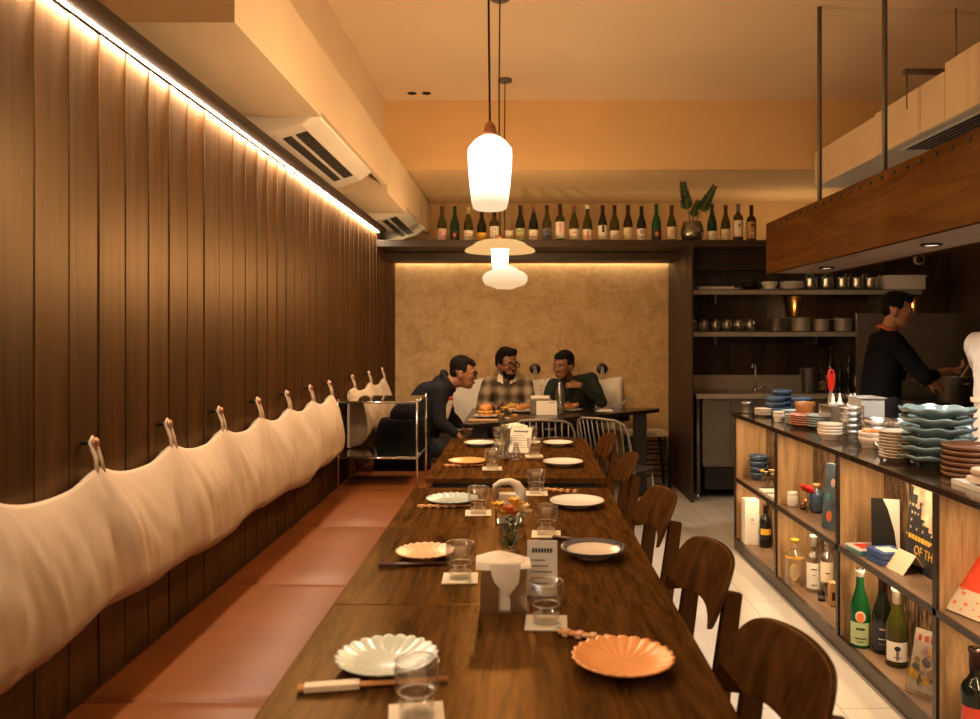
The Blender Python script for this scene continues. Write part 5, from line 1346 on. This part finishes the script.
# lower shelf goods
for r_, yy in ((0, 7.08), (1, 7.2)):
    for k in range(6):
        x = 1.525+k*.102+r_*.03
        t = thing('drinking_glass', f'upturned clear glass on the lower kitchen shelf, {["front", "back"][r_]} row, {["first", "second", "third", "fourth", "fifth", "sixth"][k]} from the left', 'glass', (x, yy, S2), group='upturned glasses on the lower shelf')
        MB().lathe([(.042, 0), (.043, .06), (.040, .095), (.030, .108), (0, .110), (0, .104), (.027, .102), (.037, .09), (.040, .06), (.039, 0), (.042, 0)], 28, close=False).build('glass', 'thick_glass', t)
for k, (px, r_, h_) in enumerate(((777, .064, .115), (801, .080, .118), (821, .066, .105), (843, .074, .110))):
    Y = 7.12; X = (px-520)*Y/F
    t = thing('saucepan', 'steel saucepan with a long handle on the lower shelf, '+['first', 'second', 'third', 'fourth'][k]+' from the left', 'pan', (X, Y, S2), group='saucepans on the lower shelf')
    MB().lathe([(0, 0), (r_*.95, 0), (r_, .01), (r_, h_), (r_*1.05, h_+.003), (r_*.96, h_), (r_*.95, .01), (0, .006)], 32).build('pot', 'brushed_steel' if k else 'dull_steel', t)
    if k: MB().tube([(r_*(-1 if k == 1 else 1), 0, h_-.01), (r_*(-1.6 if k == 1 else 1.6), -.01, h_+.004), (r_*(-2.1 if k == 1 else 2.2), -.02, h_+.022)], .006, 8).build('handle', 'dull_steel', t)
# on the sink unit / behind the counter
t = thing('plastic_jug', 'frosted clear plastic measuring jug behind the counter', 'jug', (2.13, 6.0, 0)); t.location = (2.48, 6.85, .90)
MB().lathe([(0, 0), (.060, 0), (.062, .01), (.082, .215), (.086, .218), (.079, .215), (.058, .012), (0, .006)], 32).build('body', 'grey_plastic', t)
MB().tube([(.072, 0, .19), (.12, 0, .18), (.115, 0, .08), (.064, 0, .05)], .008, 8).build('handle', 'grey_plastic', t)
for k, (x, h_, m_) in enumerate(((2.605, .26, 'b_brown'), (2.69, .40, 'b_dark'), (2.77, .28, 'b_dark'), (2.85, .37, 'b_dark'))):
    bottle('oil_bottle', 'dark cooking bottle on the steel unit behind the counter, '+['first', 'second', 'third', 'fourth'][k]+' from the left', (x, 6.92, .90), .036, h_, m_, 'slope', 'label_tan' if k == 0 else None, ('foil_dark', 'short'), 'dark cooking bottles')
t = thing('brown_bag', 'small tan bag leaning right of the dark cooking bottles', 'bag', (2.93, 6.88, .90))
MB().ell((0, 0, .10), (.05, .04, .10)).ell((.02, 0, .17), (.03, .025, .04)).build('sack', 'cream_paper', t)
# range on the right side
t = thing('range_cooker', 'dark steel cooking range with a tall back panel on the right of the kitchen', 'cooker', (2.98, 5.2, 0))
MB().box(.06, 1.0, 0, 1.4, 0, .88).build('body', 'dull_steel', t, bevel=.006)
MB().box(.06, 1.0, 0, 1.4, .88, .90).build('hob', 'black', t)
MB().box(-.19, 1.0, 1.42, 1.45, 0, 1.58).build('back_guard', 'dull_steel', t)
for k in range(4): MB().cyl((.04, .2+.3*k, .8), (.06, .2+.3*k, .8), .022).build('knob', 'black', t)
t = thing('stock_pot', 'dark steel stock pot on the range in front of the chef', 'pot', (3.20, 5.85, .902))
MB().lathe([(0, 0), (.12, 0), (.125, .01), (.125, .19), (.13, .195), (.12, .19), (.115, .01), (0, .008)], 36).build('pot', 'dull_steel', t)
for s in (-1, 1): MB().tube([(-.03, s*.125, .15), (-.03, s*.155, .15), (.03, s*.155, .15), (.03, s*.125, .15)], .006, 8).build('handle', 'chrome', t)
t = thing('ladle', 'long steel ladle handle slanting up out of the stock pot', 'ladle', (3.12, 5.83, .93))
MB().cyl((.0, 0, .02), (.26, 0, .40), .011, .012).build('handle', 'steel', t)
MB().ell((0, 0, .03), (.04, .04, .025)).build('bowl', 'steel', t)
t = thing('security_camera', 'small dome security camera high on the dark kitchen wall', 'camera', (3.78-.0, 7.44, 2.08)); t.location = (3.70, 7.43, 2.13-.03)
MB().lathe([(0, 0), (.05, 0), (.05, .02), (.045, .03), (0, .03)], 24, Matrix.Rotation(pi/2, 4, 'X')).build('base', 'porcelain', t)
MB().ell((-.01, -.04, -.005), (.034, .03, .034)).build('dome', 'black', t)
MB().lathe([(.034, 0), (.045, .0), (.045, .02), (.036, .03)], 24, Matrix.Translation((-.01,-.01,-.005)) @ Matrix.Rotation(pi/2, 4, 'X'), close=False).build('ring', 'porcelain', t)
# ------------------------------------------------------------------ people
def V(*a): return Vector(a)
def basis(fwd, up=(0,0,1), roll=0):
    f = Vector(fwd).normalized(); r = f.cross(Vector(up)).normalized(); u_ = r.cross(f).normalized()
    M_ = Matrix((r, f, u_)).transposed().to_4x4()
    return M_ @ Matrix.Rotation(roll, 4, 'Y')
def remesh(mb, name, mat, parent, voxel, smooth=4, folds=0, seed=0, fscale=9):
    """Fuse the overlapping solids into one continuous skin."""
    o = mb.build(name, mat, None, fix=False)
    md = o.modifiers.new('r', 'REMESH'); md.mode = 'VOXEL'; md.voxel_size = voxel; md.use_smooth_shade = True
    ms = o.modifiers.new('s', 'SMOOTH'); ms.iterations = smooth; ms.factor = .5
    dg = bpy.context.evaluated_depsgraph_get(); me = bpy.data.meshes.new_from_object(o.evaluated_get(dg))
    o.modifiers.clear(); o.data = me; me.name = name
    if folds:
        for v in me.vertices:
            c = v.co*fscale; n = noise.noise(Vector((c.x, c.y, c.z*.6+seed)))
            v.co += v.normal*folds*(n+.5*noise.noise(c*2.3))
    if not me.materials: me.materials.append(MATS[mat])
    for p in me.polygons: p.use_smooth = True
    o.parent = parent
    return o
def head_prims(mb, M_, s=1.0, beard=0):
    E = lambda c, r: mb.ell((0,0,0), [q*s for q in r], None) if 0 else mb.lathe([(max(1e-6, sin(pi*i/13)), -cos(pi*i/13)) for i in range(14)], 18, M_ @ Matrix.Translation(Vector(c)*s) @ Matrix.Diagonal((r[0]*s, r[1]*s, r[2]*s, 1)), None, True, False)
    E((0,-.012,.035), (.074,.094,.088)); E((0,.018,-.01), (.066,.072,.085)); E((0,.030,-.055), (.054,.055,.055))
    E((0,.058,-.092), (.024,.022,.020)); E((0,.078,.022), (.048,.014,.011)); E((-.036,.062,-.02), (.022,.020,.020)); E((.036,.062,-.02), (.022,.020,.020))
    E((0,.088,-.002), (.009,.013,.022)); E((0,.099,-.026), (.014,.014,.011)); E((-.011,.093,-.029), (.008,.009,.007)); E((.011,.093,-.029), (.008,.009,.007))
    E((0,.080,-.055), (.024,.012,.006)); E((0,.079,-.066), (.020,.012,.007))
    for q in (-1, 1): E((q*.076,-.008,-.008), (.010,.019,.032)); E((q*.070,-.012,-.035), (.008,.012,.012))
def hand_prims(mb, w, d, n, curl=.5, thumb=1, s=1.0, spread=.12):
    """w wrist, d towards the fingertips, n back of the hand; thumb = side (+1 or -1)."""
    d = Vector(d).normalized(); n = Vector(n); n = (n-d*n.dot(d)).normalized(); x = d.cross(n)*thumb
    w = Vector(w)
    for k, t_ in enumerate((-.030, -.010, .010, .028)):
        a = w+x*t_*.7*s; b = w+d*(.082-.006*abs(k-2))*s-x*0+x*t_*s; mb.cap(a, .016*s, b, .0125*s, 8)
    for k, (t_, L) in enumerate(((.032, .070), (.011, .080), (-.010, .075), (-.030, .058))):
        base = w+d*.084*s+x*t_*s; c = curl*(1 if k else .85)
        dr = (d+x*t_*spread*8).normalized(); p = base; ang = 0
        for j, fr in enumerate((.45, .32, .23)):
            ang += c*(.55, .9, .6)[j]; v = (dr*cos(ang)-n*sin(ang)); q = p+v*L*fr*s
            mb.cap(p, (.0092, .0084, .0076)[j]*s, q, (.0084, .0076, .0066)[j]*s, 8); p = q
    p = w+d*.022*s+x*.026*s; v = (d*.6+x*.75-n*.25).normalized(); q = p+v*.040*s; mb.cap(p, .0135*s, q, .0105*s, 8)
    v = (d*.85+x*.35-n*.35).normalized(); mb.cap(q, .0105*s, q+v*.030*s, .0082*s, 8)
def person(label, root, J, face, look, skin, hairf, top, topmat, bottom='dark_trousers', roll=0, hs=1.06, sleeve=1.0, group=None, build=1.0, extras=None, eyes=True):
    t = thing('person', label, 'person', root, group=group); R = Vector(root)
    L = {k: (Vector(v)-R) for k, v in J.items() if isinstance(v, tuple) and len(v) == 3 and not k.startswith('_')}
    HM = Matrix.Translation(L['head']) @ basis(look, roll=roll)
    mb = MB(); head_prims(mb, HM, hs)
    chin = HM @ Vector((0, -.018, -.06))
    mb.cap(L['neck'], .056, chin, .054)
    mb.cap(L['pelvis'], .115*build, L['chest'], .105*build); mb.cap(L['chest'], .10*build, L['neck']-V(0,0,.03), .06)
    for s in 'LR':
        mb.cap(L['neck']-V(0,0,.03), .045, L['sh'+s], .052); mb.cap(L['chest'], .08, L['sh'+s], .055)
        mb.cap(L['sh'+s], .046, L['el'+s], .036); mb.cap(L['el'+s], .036, L['wr'+s], .025)
        hd = J['_hand'+s]; hand_prims(mb, L['wr'+s], hd[0], hd[1], hd[2], hd[3], 1.0)
        mb.cap(L['wr'+s], .025, L['wr'+s]+Vector(hd[0]).normalized()*.02, .022)
        mb.cap(L['pelvis'], .09, L['hip'+s], .085); mb.cap(L['hip'+s], .085, L['kn'+s], .055); mb.cap(L['kn'+s], .055, L['an'+s], .035)
        ft = J.get('_toe', (0, -1, 0)); mb.cap(L['an'+s]+V(0,0,-.03), .035, L['an'+s]+Vector(ft)*.14+V(0,0,-.045), .028)
    remesh(mb, 'body', skin, t, .0075, 3)
    # top garment
    mb = MB(); g = .020
    mb.cap(L['pelvis']+V(0,0,.02), .125*build+g*.6, L['chest'], .115*build+g*.6)
    nb = L['neck']-V(0,0,.035); mb.cap(L['chest'], .10*build, nb+V(0,0,.012), .064+g*.3)
    for s in 'LR':
        mb.cap(L['chest'], .095*build+g*.5, L['sh'+s]+(L['chest']-L['sh'+s])*.25, .070+g*.5); mb.cap(nb, .05+g*.4, L['sh'+s], .054+g*.4)
        lp = L['pelvis']+(L['sh'+s]-L['chest'])*.35; mb.cap(lp, .095*build+g*.6, L['chest']+(L['sh'+s]-L['chest'])*.45, .085*build+g*.6)
        mb.cap(L['sh'+s], .056+g*.5, L['el'+s], .043+g*.5)
        if sleeve > 0: mb.cap(L['el'+s], .043+g*.5, L['el'+s]+(L['wr'+s]-L['el'+s])*sleeve*.92, .029+g*.4)
    cm = remesh(mb, top, topmat, t, .010, 5, .007, hash(label) % 50 if 0 else len(label), 11)
    # trousers and shoes
    mb = MB(); mb.cap(L['pelvis'], .128*build, L['pelvis']+V(0,0,.04), .12*build)
    for s in 'LR':
        mb.cap(L['pelvis'], .10, L['hip'+s], .098); mb.cap(L['hip'+s], .100, L['kn'+s], .070); mb.cap(L['kn'+s], .070, L['an'+s]+V(0,0,.02), .052)
    remesh(mb, 'trousers', bottom, t, .012, 5, .005, 3, 9)
    for s in 'LR':
        ft = Vector(J.get('_toe', (0,-1,0))); mb = MB(); a = L['an'+s]
        mb.cap(a+V(0,0,-.035)-ft*.03, .045, a+ft*.06+V(0,0,-.042), .042).cap(a+ft*.06+V(0,0,-.042), .042, a+ft*.16+V(0,0,-.050), .034)
        remesh(mb, 'shoe', 'black', t, .008, 3)
    # hair
    mb = MB()
    def HE(c, r): mb.lathe([(max(1e-6, sin(pi*i/13)), -cos(pi*i/13)) for i in range(14)], 20, HM @ Matrix.Translation(Vector(c)*hs) @ Matrix.Diagonal((r[0]*hs, r[1]*hs, r[2]*hs, 1)), None, True, False)
    for c, r in hairf: HE(c, r)
    remesh(mb, 'hair', 'hair', t, .005, 4, .0022, 2, 90)
    def part(nm_, mat, prims):
        mb = MB()
        for c, r in prims: mb.lathe([(max(1e-6, sin(pi*i/9)), -cos(pi*i/9)) for i in range(10)], 12, HM @ Matrix.Translation(Vector(c)*hs) @ Matrix.Diagonal((r[0]*hs, r[1]*hs, r[2]*hs, 1)), None, True, False)
        return mb.build(nm_, mat, t)
    for q in (-1, 1):
        e = part('eye', 'eye_white', [((q*.030, .074, .004), (.013, .010, .0065))])
        mb = MB(); mb.lathe([(max(1e-6, sin(pi*i/9)), -cos(pi*i/9)) for i in range(10)], 12, HM @ Matrix.Translation(Vector((q*.030, .0795, .004))*hs) @ Matrix.Diagonal((.0062*hs, .006*hs, .0062*hs, 1)), None, True, False); mb.build('iris', 'lens_dark', e)
        part('eyebrow', 'hair', [((q*.030, .088, .027), (.019, .007, .0042)), ((q*.040, .083, .027), (.012, .006, .0036))])
    part('lips', 'lip', [((0, .089, -.056), (.020, .006, .0042)), ((0, .088, -.064), (.017, .006, .005))])
    if extras: extras(t, HM, L, hs, part)
    return t
def glasses(t, HM, hs, mat='black', r=.0235, th=.0028):
    mb = MB()
    for q in (-1, 1):
        mb.tube([HM @ (V(q*.032+cos(2*pi*k/18)*r*1.12, .100-.004*abs(cos(2*pi*k/18)), .002+sin(2*pi*k/18)*r*.85)*hs) for k in range(18)], th, 6, True)
        mb.tube([HM @ (V(q*.056, .096, .008)*hs), HM @ (V(q*.080, .03, .010)*hs), HM @ (V(q*.084, -.015, .008)*hs)], th*.9, 6)
    mb.tube([HM @ (V(-.009, .103, .006)*hs), HM @ (V(0, .106, .010)*hs), HM @ (V(.009, .103, .006)*hs)], th, 6)
    g = mb.build('eyeglasses', mat, t)
    for q in (-1, 1):
        MB().lathe([(0, 0), (1, 0)], 18, HM @ Matrix.Translation(V(q*.032, .0985, .002)*hs) @ Matrix.Diagonal((r*1.1*hs, 1, r*.83*hs, 1)) @ Matrix.Rotation(pi/2, 4, 'X'), close=False).build('lens', 'clear_glass', g)
short_hair = [((0,-.026,.055), (.080,.090,.082)), ((0,.022,.092), (.064,.050,.036)), ((0,-.060,.015), (.068,.052,.065)), ((.066,-.002,.030), (.016,.036,.034)), ((-.066,-.002,.030), (.016,.036,.034))]
buzz = [((0,-.022,.055), (.0775,.090,.079)), ((0,.026,.088), (.062,.046,.030)), ((0,-.055,.010), (.066,.050,.060)), ((.064,-.002,.035), (.016,.038,.030)), ((-.064,-.002,.035), (.016,.038,.030)), ((0,.058,.075), (.052,.030,.016))]
bushy = short_hair+[((.03,.045,.105), (.040,.042,.028)), ((-.03,.03,.108), (.042,.045,.028)), ((.0,-.02,.115), (.06,.06,.032)), ((-.055,-.01,.075), (.03,.05,.05)), ((.055,-.01,.08), (.03,.05,.05)), ((.04,.075,.092), (.022,.02,.014))]

def ex1(t, HM, L, hs, part):
    glasses(t, HM, hs)
    mb = MB(); mb.cap(L['neck']+V(-.07,0,.0), .055, L['neck']+V(-.10,-.02,-.05), .06).cap(L['neck']+V(-.06,-.07,-.01), .034, L['neck']+V(.02,-.06,-.03), .026).cap(L['neck']+V(-.06,.07,-.01), .034, L['neck']+V(.02,.06,-.03), .026)
    ax = (L['head']-L['neck']).normalized(); e1 = V(0,1,0); e2 = ax.cross(e1)
    c0 = L['neck']+ax*.015-V(.012,0,.0)
    ring = [c0+e1*.078*cos(2*pi*k/16)+e2*.080*sin(2*pi*k/16) for k in range(16)]
    for k in range(16): mb.cap(ring[k], .026, ring[(k+1) % 16], .026)
    mb.cap(c0+V(-.085,.045,-.0), .038, c0+V(-.085,-.045,-.0), .038)
    remesh(mb, 'hood', 'hoodie', t, .009, 4, .004, 3, 20)
    mb = MB(); a = L['chest']+V(.150,-.09,.02); b = L['chest']+V(.115,-.11,-.10)
    mb.cap(a, .038, b, .036); remesh(mb, 'shirt_print', 'print_white', t, .008, 3)
    MB().ell(a+V(.012,-.020,.018), (.024,.022,.014)).build('red_print', 'print_red', t)
J = dict(pelvis=(-.87,6.30,.54), chest=(-.70,6.29,.87), neck=(-.565,6.29,1.03), head=(-.445,6.285,1.10),
 shL=(-.635,6.48,.975), shR=(-.63,6.10,.975), elL=(-.58,6.50,.75), elR=(-.60,6.05,.74), wrL=(-.47,6.46,.665), wrR=(-.475,6.03,.655),
 hipL=(-.90,6.40,.53), hipR=(-.90,6.20,.53), knL=(-.50,6.42,.52), knR=(-.50,6.20,.52), anL=(-.50,6.42,.09), anR=(-.50,6.20,.09),
 _handL=((.6,-.2,-.5),(.3,0,1),-1,.35), _handR=((.8,0,-.6),(.5,0,.8),1,.45), _toe=(1,0,0))
person('seated man in a dark navy hoodie and glasses leaning over from the left bench', (-.85,6.3,0), J, None, (1,-.10,-.12), 'skin_a', buzz, 'hooded_sweater', 'hoodie', extras=ex1, build=1.38)
def ex2(t, HM, L, hs, part):
    glasses(t, HM, hs, r=.0245, th=.0034)
    part('beard', 'hair', [((0,.062,-.095), (.030,.024,.022)), ((0,.052,-.080), (.046,.034,.024)), ((-.040,.030,-.060), (.020,.030,.034)), ((.040,.030,-.060), (.020,.030,.034)), ((0,.090,-.044), (.024,.007,.005))])
    n = L['neck']
    for q in (-1, 1):
        mb = MB(); mb.add([n+V(q*.035,-.075,.03), n+V(q*.07,-.03,.045), n+V(q*.085,-.075,-.02), n+V(q*.03,-.115,-.045), n+V(q*.05,-.08,-.01)], [(0,1,4),(1,2,4),(2,3,4),(3,0,4)], True)
        mb.build('collar', 'cream_paper', t, fix=False)
    MB().box(-.006, .006, -.004, .0, -.25, -.02, Matrix.Translation(L['chest']+V(0,-.145,.12))).build('placket', 'plaid', t)
J = dict(pelvis=(-.10,7.42,.53), chest=(-.115,7.29,.84), neck=(-.12,7.22,1.01), head=(-.118,7.16,1.135),
 shR=(-.285,7.26,.955), shL=(.055,7.26,.955), elR=(-.345,7.13,.755), elL=(.105,7.14,.755), wrR=(-.24,6.99,.785), wrL=(.03,6.97,.785),
 hipR=(-.20,7.40,.53), hipL=(.0,7.40,.53), knR=(-.20,7.0,.52), knL=(.0,7.0,.52), anR=(-.20,7.02,.09), anL=(.0,7.02,.09),
 _handR=((.7,-.6,-.05),(0,0,1),-1,.4), _handL=((-.7,-.6,-.05),(0,0,1),1,.4))
person('bearded man in glasses and a brown plaid shirt facing us at the black table', (-.11,7.35,0), J, None, (.62,-.78,-.06), 'skin_b', bushy, 'plaid_shirt', 'plaid', extras=ex2, hs=1.10)
def ex3(t, HM, L, hs, part):
    glasses(t, HM, hs, 'steel', .022, .0016)
    mb = MB(); n = L['neck']
    mb.cap(n+V(-.07,-.02,-.005), .028, n+V(-.02,-.085,-.06), .022).cap(n+V(.07,.0,.005), .028, n+V(-.02,-.085,-.06), .022).cap(n+V(-.07,-.02,-.005), .028, n+V(.07,.0,.005), .028)
    remesh(mb, 'collar', 'dark_green_cloth', t, .008, 3)
J = dict(pelvis=(.55,7.42,.53), chest=(.51,7.28,.84), neck=(.435,7.19,1.00), head=(.385,7.10,1.125),
 shR=(.30,7.16,.95), shL=(.64,7.24,1.0), elR=(.225,7.02,.78), elL=(.715,7.03,.81), wrR=(.33,6.90,.785), wrL=(.525,6.93,.965),
 hipR=(.45,7.40,.53), hipL=(.65,7.40,.53), knR=(.45,7.02,.52), knL=(.65,7.02,.52), anR=(.45,7.02,.09), anL=(.65,7.02,.09),
 _handR=((.6,-.6,-.05),(0,0,1),-1,.5), _handL=((-1,-.1,.05),(0,-.8,.6),1,.75))
person('man in a dark green jacket raising one hand to his chin', (.55,7.38,0), J, None, (-.62,-.78,-.10), 'skin_b', buzz, 'jacket', 'dark_green_cloth', roll=-.06, extras=ex3, hs=1.08, build=1.05)
def ex4(t, HM, L, hs, part):
    n = L['neck']; MB().tube([n+V(.06,-.12,-.24), n+V(.055,-.10,-.10), n+V(.0,-.078,-.0), n+V(-.06,-.02,.035), n+V(-.06,.03,.035), n+V(.0,.07,.0), n+V(.05,.05,-.09), n+V(.10,.0,-.16)], .014, 8, rad=[.012,.015,.016,.014,.014,.016,.015,.012]).build('neckerchief', 'scarf_red', t)
    mb = MB(); mb.cap(n+V(.055,-.075,-.05), .018, n+V(.135,-.06,-.22), .022).cap(n+V(.06,.0,-.06), .02, n+V(.13,-.04,-.2), .02); remesh(mb, 'neckerchief_tail', 'scarf_red', t, .008, 3)
    w = L['wrR']; MB().lathe([(.026, -.012), (.031, -.010), (.031, .010), (.026, .012), (.026, -.012)], 20, Matrix.Translation(L['wrL']-V(.03,0,0)) @ Matrix.Rotation(pi/2, 4, 'Y'), close=False).build('wristwatch', 'steel', t)
J = dict(pelvis=(2.50,5.56,.95), chest=(2.52,5.54,1.23), neck=(2.535,5.50,1.425), head=(2.585,5.48,1.565),
 shR=(2.50,5.33,1.355), shL=(2.55,5.70,1.355), elR=(2.655,5.24,1.12), elL=(2.66,5.72,1.13), wrR=(2.865,5.36,1.16), wrL=(2.80,5.50,1.085),
 hipR=(2.50,5.46,.92), hipL=(2.50,5.66,.92), knR=(2.52,5.46,.50), knL=(2.50,5.66,.50), anR=(2.50,5.46,.085), anL=(2.48,5.66,.085),
 _handR=((1,.1,.15),(-.2,-.2,1),-1,.18), _handL=((.8,-.3,-.45),(.3,-.9,.2),1,.6), _toe=(1,0,0))
chef_hair = buzz+[((0,.045,.098), (.055,.042,.028)), ((0,.0,.108), (.055,.06,.026))]
person('chef in a black jacket and red neckerchief working in profile behind the counter', (2.50,5.56,0), J, None, (.88,-.46,-.16), 'skin_c', chef_hair, 'chef_jacket', 'chef_black', sleeve=.45, extras=ex4, hs=1.02)
def ex5(t, HM, L, hs, part):
    p = L['pelvis']; mb = MB(); mb.cap(p+V(0,0,.0), .155, p+V(0,0,-.28), .17).cap(p+V(0,-.08,0), .12, p+V(0,-.1,-.28), .13); remesh(mb, 'apron', 'white_cloth', t, .012, 4, .006, 5, 9)
    MB().lathe([(.163, -.012), (.166, .0), (.163, .012)], 32, Matrix.Translation(p+V(0,-.0,.10)), close=False).build('apron_tie', 'cream_paper', t)
J = dict(pelvis=(2.395,3.92,.98), chest=(2.395,3.92,1.20), neck=(2.400,3.92,1.43), head=(2.430,3.93,1.575),
 shR=(2.465,3.76,1.35), shL=(2.335,4.08,1.35), elR=(2.605,3.80,1.13), elL=(2.485,4.22,1.13), wrR=(2.805,3.98,1.12), wrL=(2.705,4.22,1.12),
 hipR=(2.435,3.83,.92), hipL=(2.355,4.0,.92), knR=(2.445,3.83,.50), knL=(2.375,4.0,.50), anR=(2.435,3.83,.085), anL=(2.365,4.0,.085),
 _handR=((1,.3,-.1),(0,0,1),-1,.5), _handL=((1,.0,-.1),(0,0,1),1,.5), _toe=(.9,.4,0))
person('cook in a white shirt and apron cut off by the right edge, turned away', (2.395,3.92,0), J, None, (.9,.45,-.1), 'skin_c', short_hair+[((0,-.07,.03), (.06,.05,.07))], 'shirt', 'shirt_white', sleeve=.5, extras=ex5)
# ------------------------------------------------------------------ lights, camera
for x_, z_, y_, p_ in ((PX, 1.99, 2.9, 1.0), (PX, 1.84, 4.36, .8), (PX, 1.82, 5.82, .9)): lamp_light(x_, y_, z_, LAMP_W*p_, .05)
fp = [o for o in bpy.data.objects if o.name == 'pendant_lamp'][0]
bk = dup(fp, (PX, -1.0, 1.853), None, 'tall white glass pendant lamp added unseen behind the viewpoint for fill light')
lamp_light(PX, -1.0, 1.99, BACK_FILL_W, .05)  # unseen pendant copy, added as fill for surfaces facing the camera
for o in bpy.data.objects:
    if o.name.startswith(('glass_shade', 'tube_shade', 'saucer_shade')): o.visible_shadow = False   # opal glass lets its bulb shine through
def spot(x, y, z, power, angle, target, color=(1,.96,.92), r=.04, blend=.5):
    li = bpy.data.lights.new('spot', 'SPOT'); li.energy = power; li.color = color; li.spot_size = angle; li.spot_blend = blend; li.shadow_soft_size = r
    o = bpy.data.objects.new('spot', li); col.objects.link(o); o.location = (x, y, z)
    o.rotation_euler = (Vector(target)-Vector((x, y, z))).to_track_quat('-Z', 'Y').to_euler(); return o
# recessed ceiling spots over the aisle, with their fittings
for k, (x, y, tx, ty, tz, pw, an) in enumerate(SPOTS):
    f = thing('ceiling_downlight', 'recessed ceiling spotlight over the aisle, '+['nearest the camera','second','third','farthest'][k]+' of four', 'light', (x, y, ZC), group='aisle spotlights')
    MB().lathe([(.05, 0), (.055, -.006), (.04, -.008), (.036, 0)], 24).build('bezel', 'white_paint', f)
    spot(x, y, ZC-.012, pw, an, (tx, ty, tz))
# kitchen hood lamps
for y in (4.7, 3.5, 2.4, 1.3): spot(1.80, y, 1.785, HOOD_W, 2.4, (1.80, y, .9), (1,.90,.80), .03)
f = thing('ceiling_downlight', 'added unseen ceiling spotlight giving fill light to the kitchen wall shelves', 'light', (3.55, 4.8, ZC))  # out-of-view lamp added to brighten the kitchen shelves and sink
MB().lathe([(.05, 0), (.055, -.006), (.04, -.008), (.036, 0)], 24).build('bezel', 'white_paint', f)
spot(3.55, 4.8, ZC-.012, KITCHEN_FILL_W, .95, (2.25, 7.1, 1.1), (1,.76,.5), .05)
w = bpy.data.worlds.new('world'); sc.world = w; w.use_nodes = True
w.node_tree.nodes['Background'].inputs[0].default_value = (1, .66, .38, 1); w.node_tree.nodes['Background'].inputs[1].default_value = .02
cam = bpy.data.cameras.new('camera'); co = bpy.data.objects.new('camera', cam); col.objects.link(co); sc.camera = co
co.location = (0, 0, CZ); co.rotation_euler = (pi/2, 0, 0)
cam.sensor_fit = 'HORIZONTAL'; cam.sensor_width = 36; cam.lens = 36*F/980
cam.shift_x = -30/980; cam.shift_y = -24.5/980
cam.clip_start = .05; cam.clip_end = 50
cam.dof.use_dof = True; cam.dof.focus_distance = 3.4; cam.dof.aperture_fstop = 3.6
vs_ = sc.view_settings; vs_.view_transform = 'Standard'; vs_.look = 'None'; vs_.gamma = 1; vs_.use_curve_mapping = False; vs_.exposure = EXPO
sc.render.film_transparent = False
cy = sc.cycles; cy.use_denoising = True; cy.max_bounces = 10; cy.diffuse_bounces = 4; cy.glossy_bounces = 4; cy.transparent_max_bounces = 24; cy.transmission_bounces = 6
cy.caustics_reflective = False; cy.caustics_refractive = False; cy.sample_clamp_indirect = 4; cy.sample_clamp_direct = 0; cy.blur_glossy = .5
try: cy.use_light_tree = True
except Exception: pass
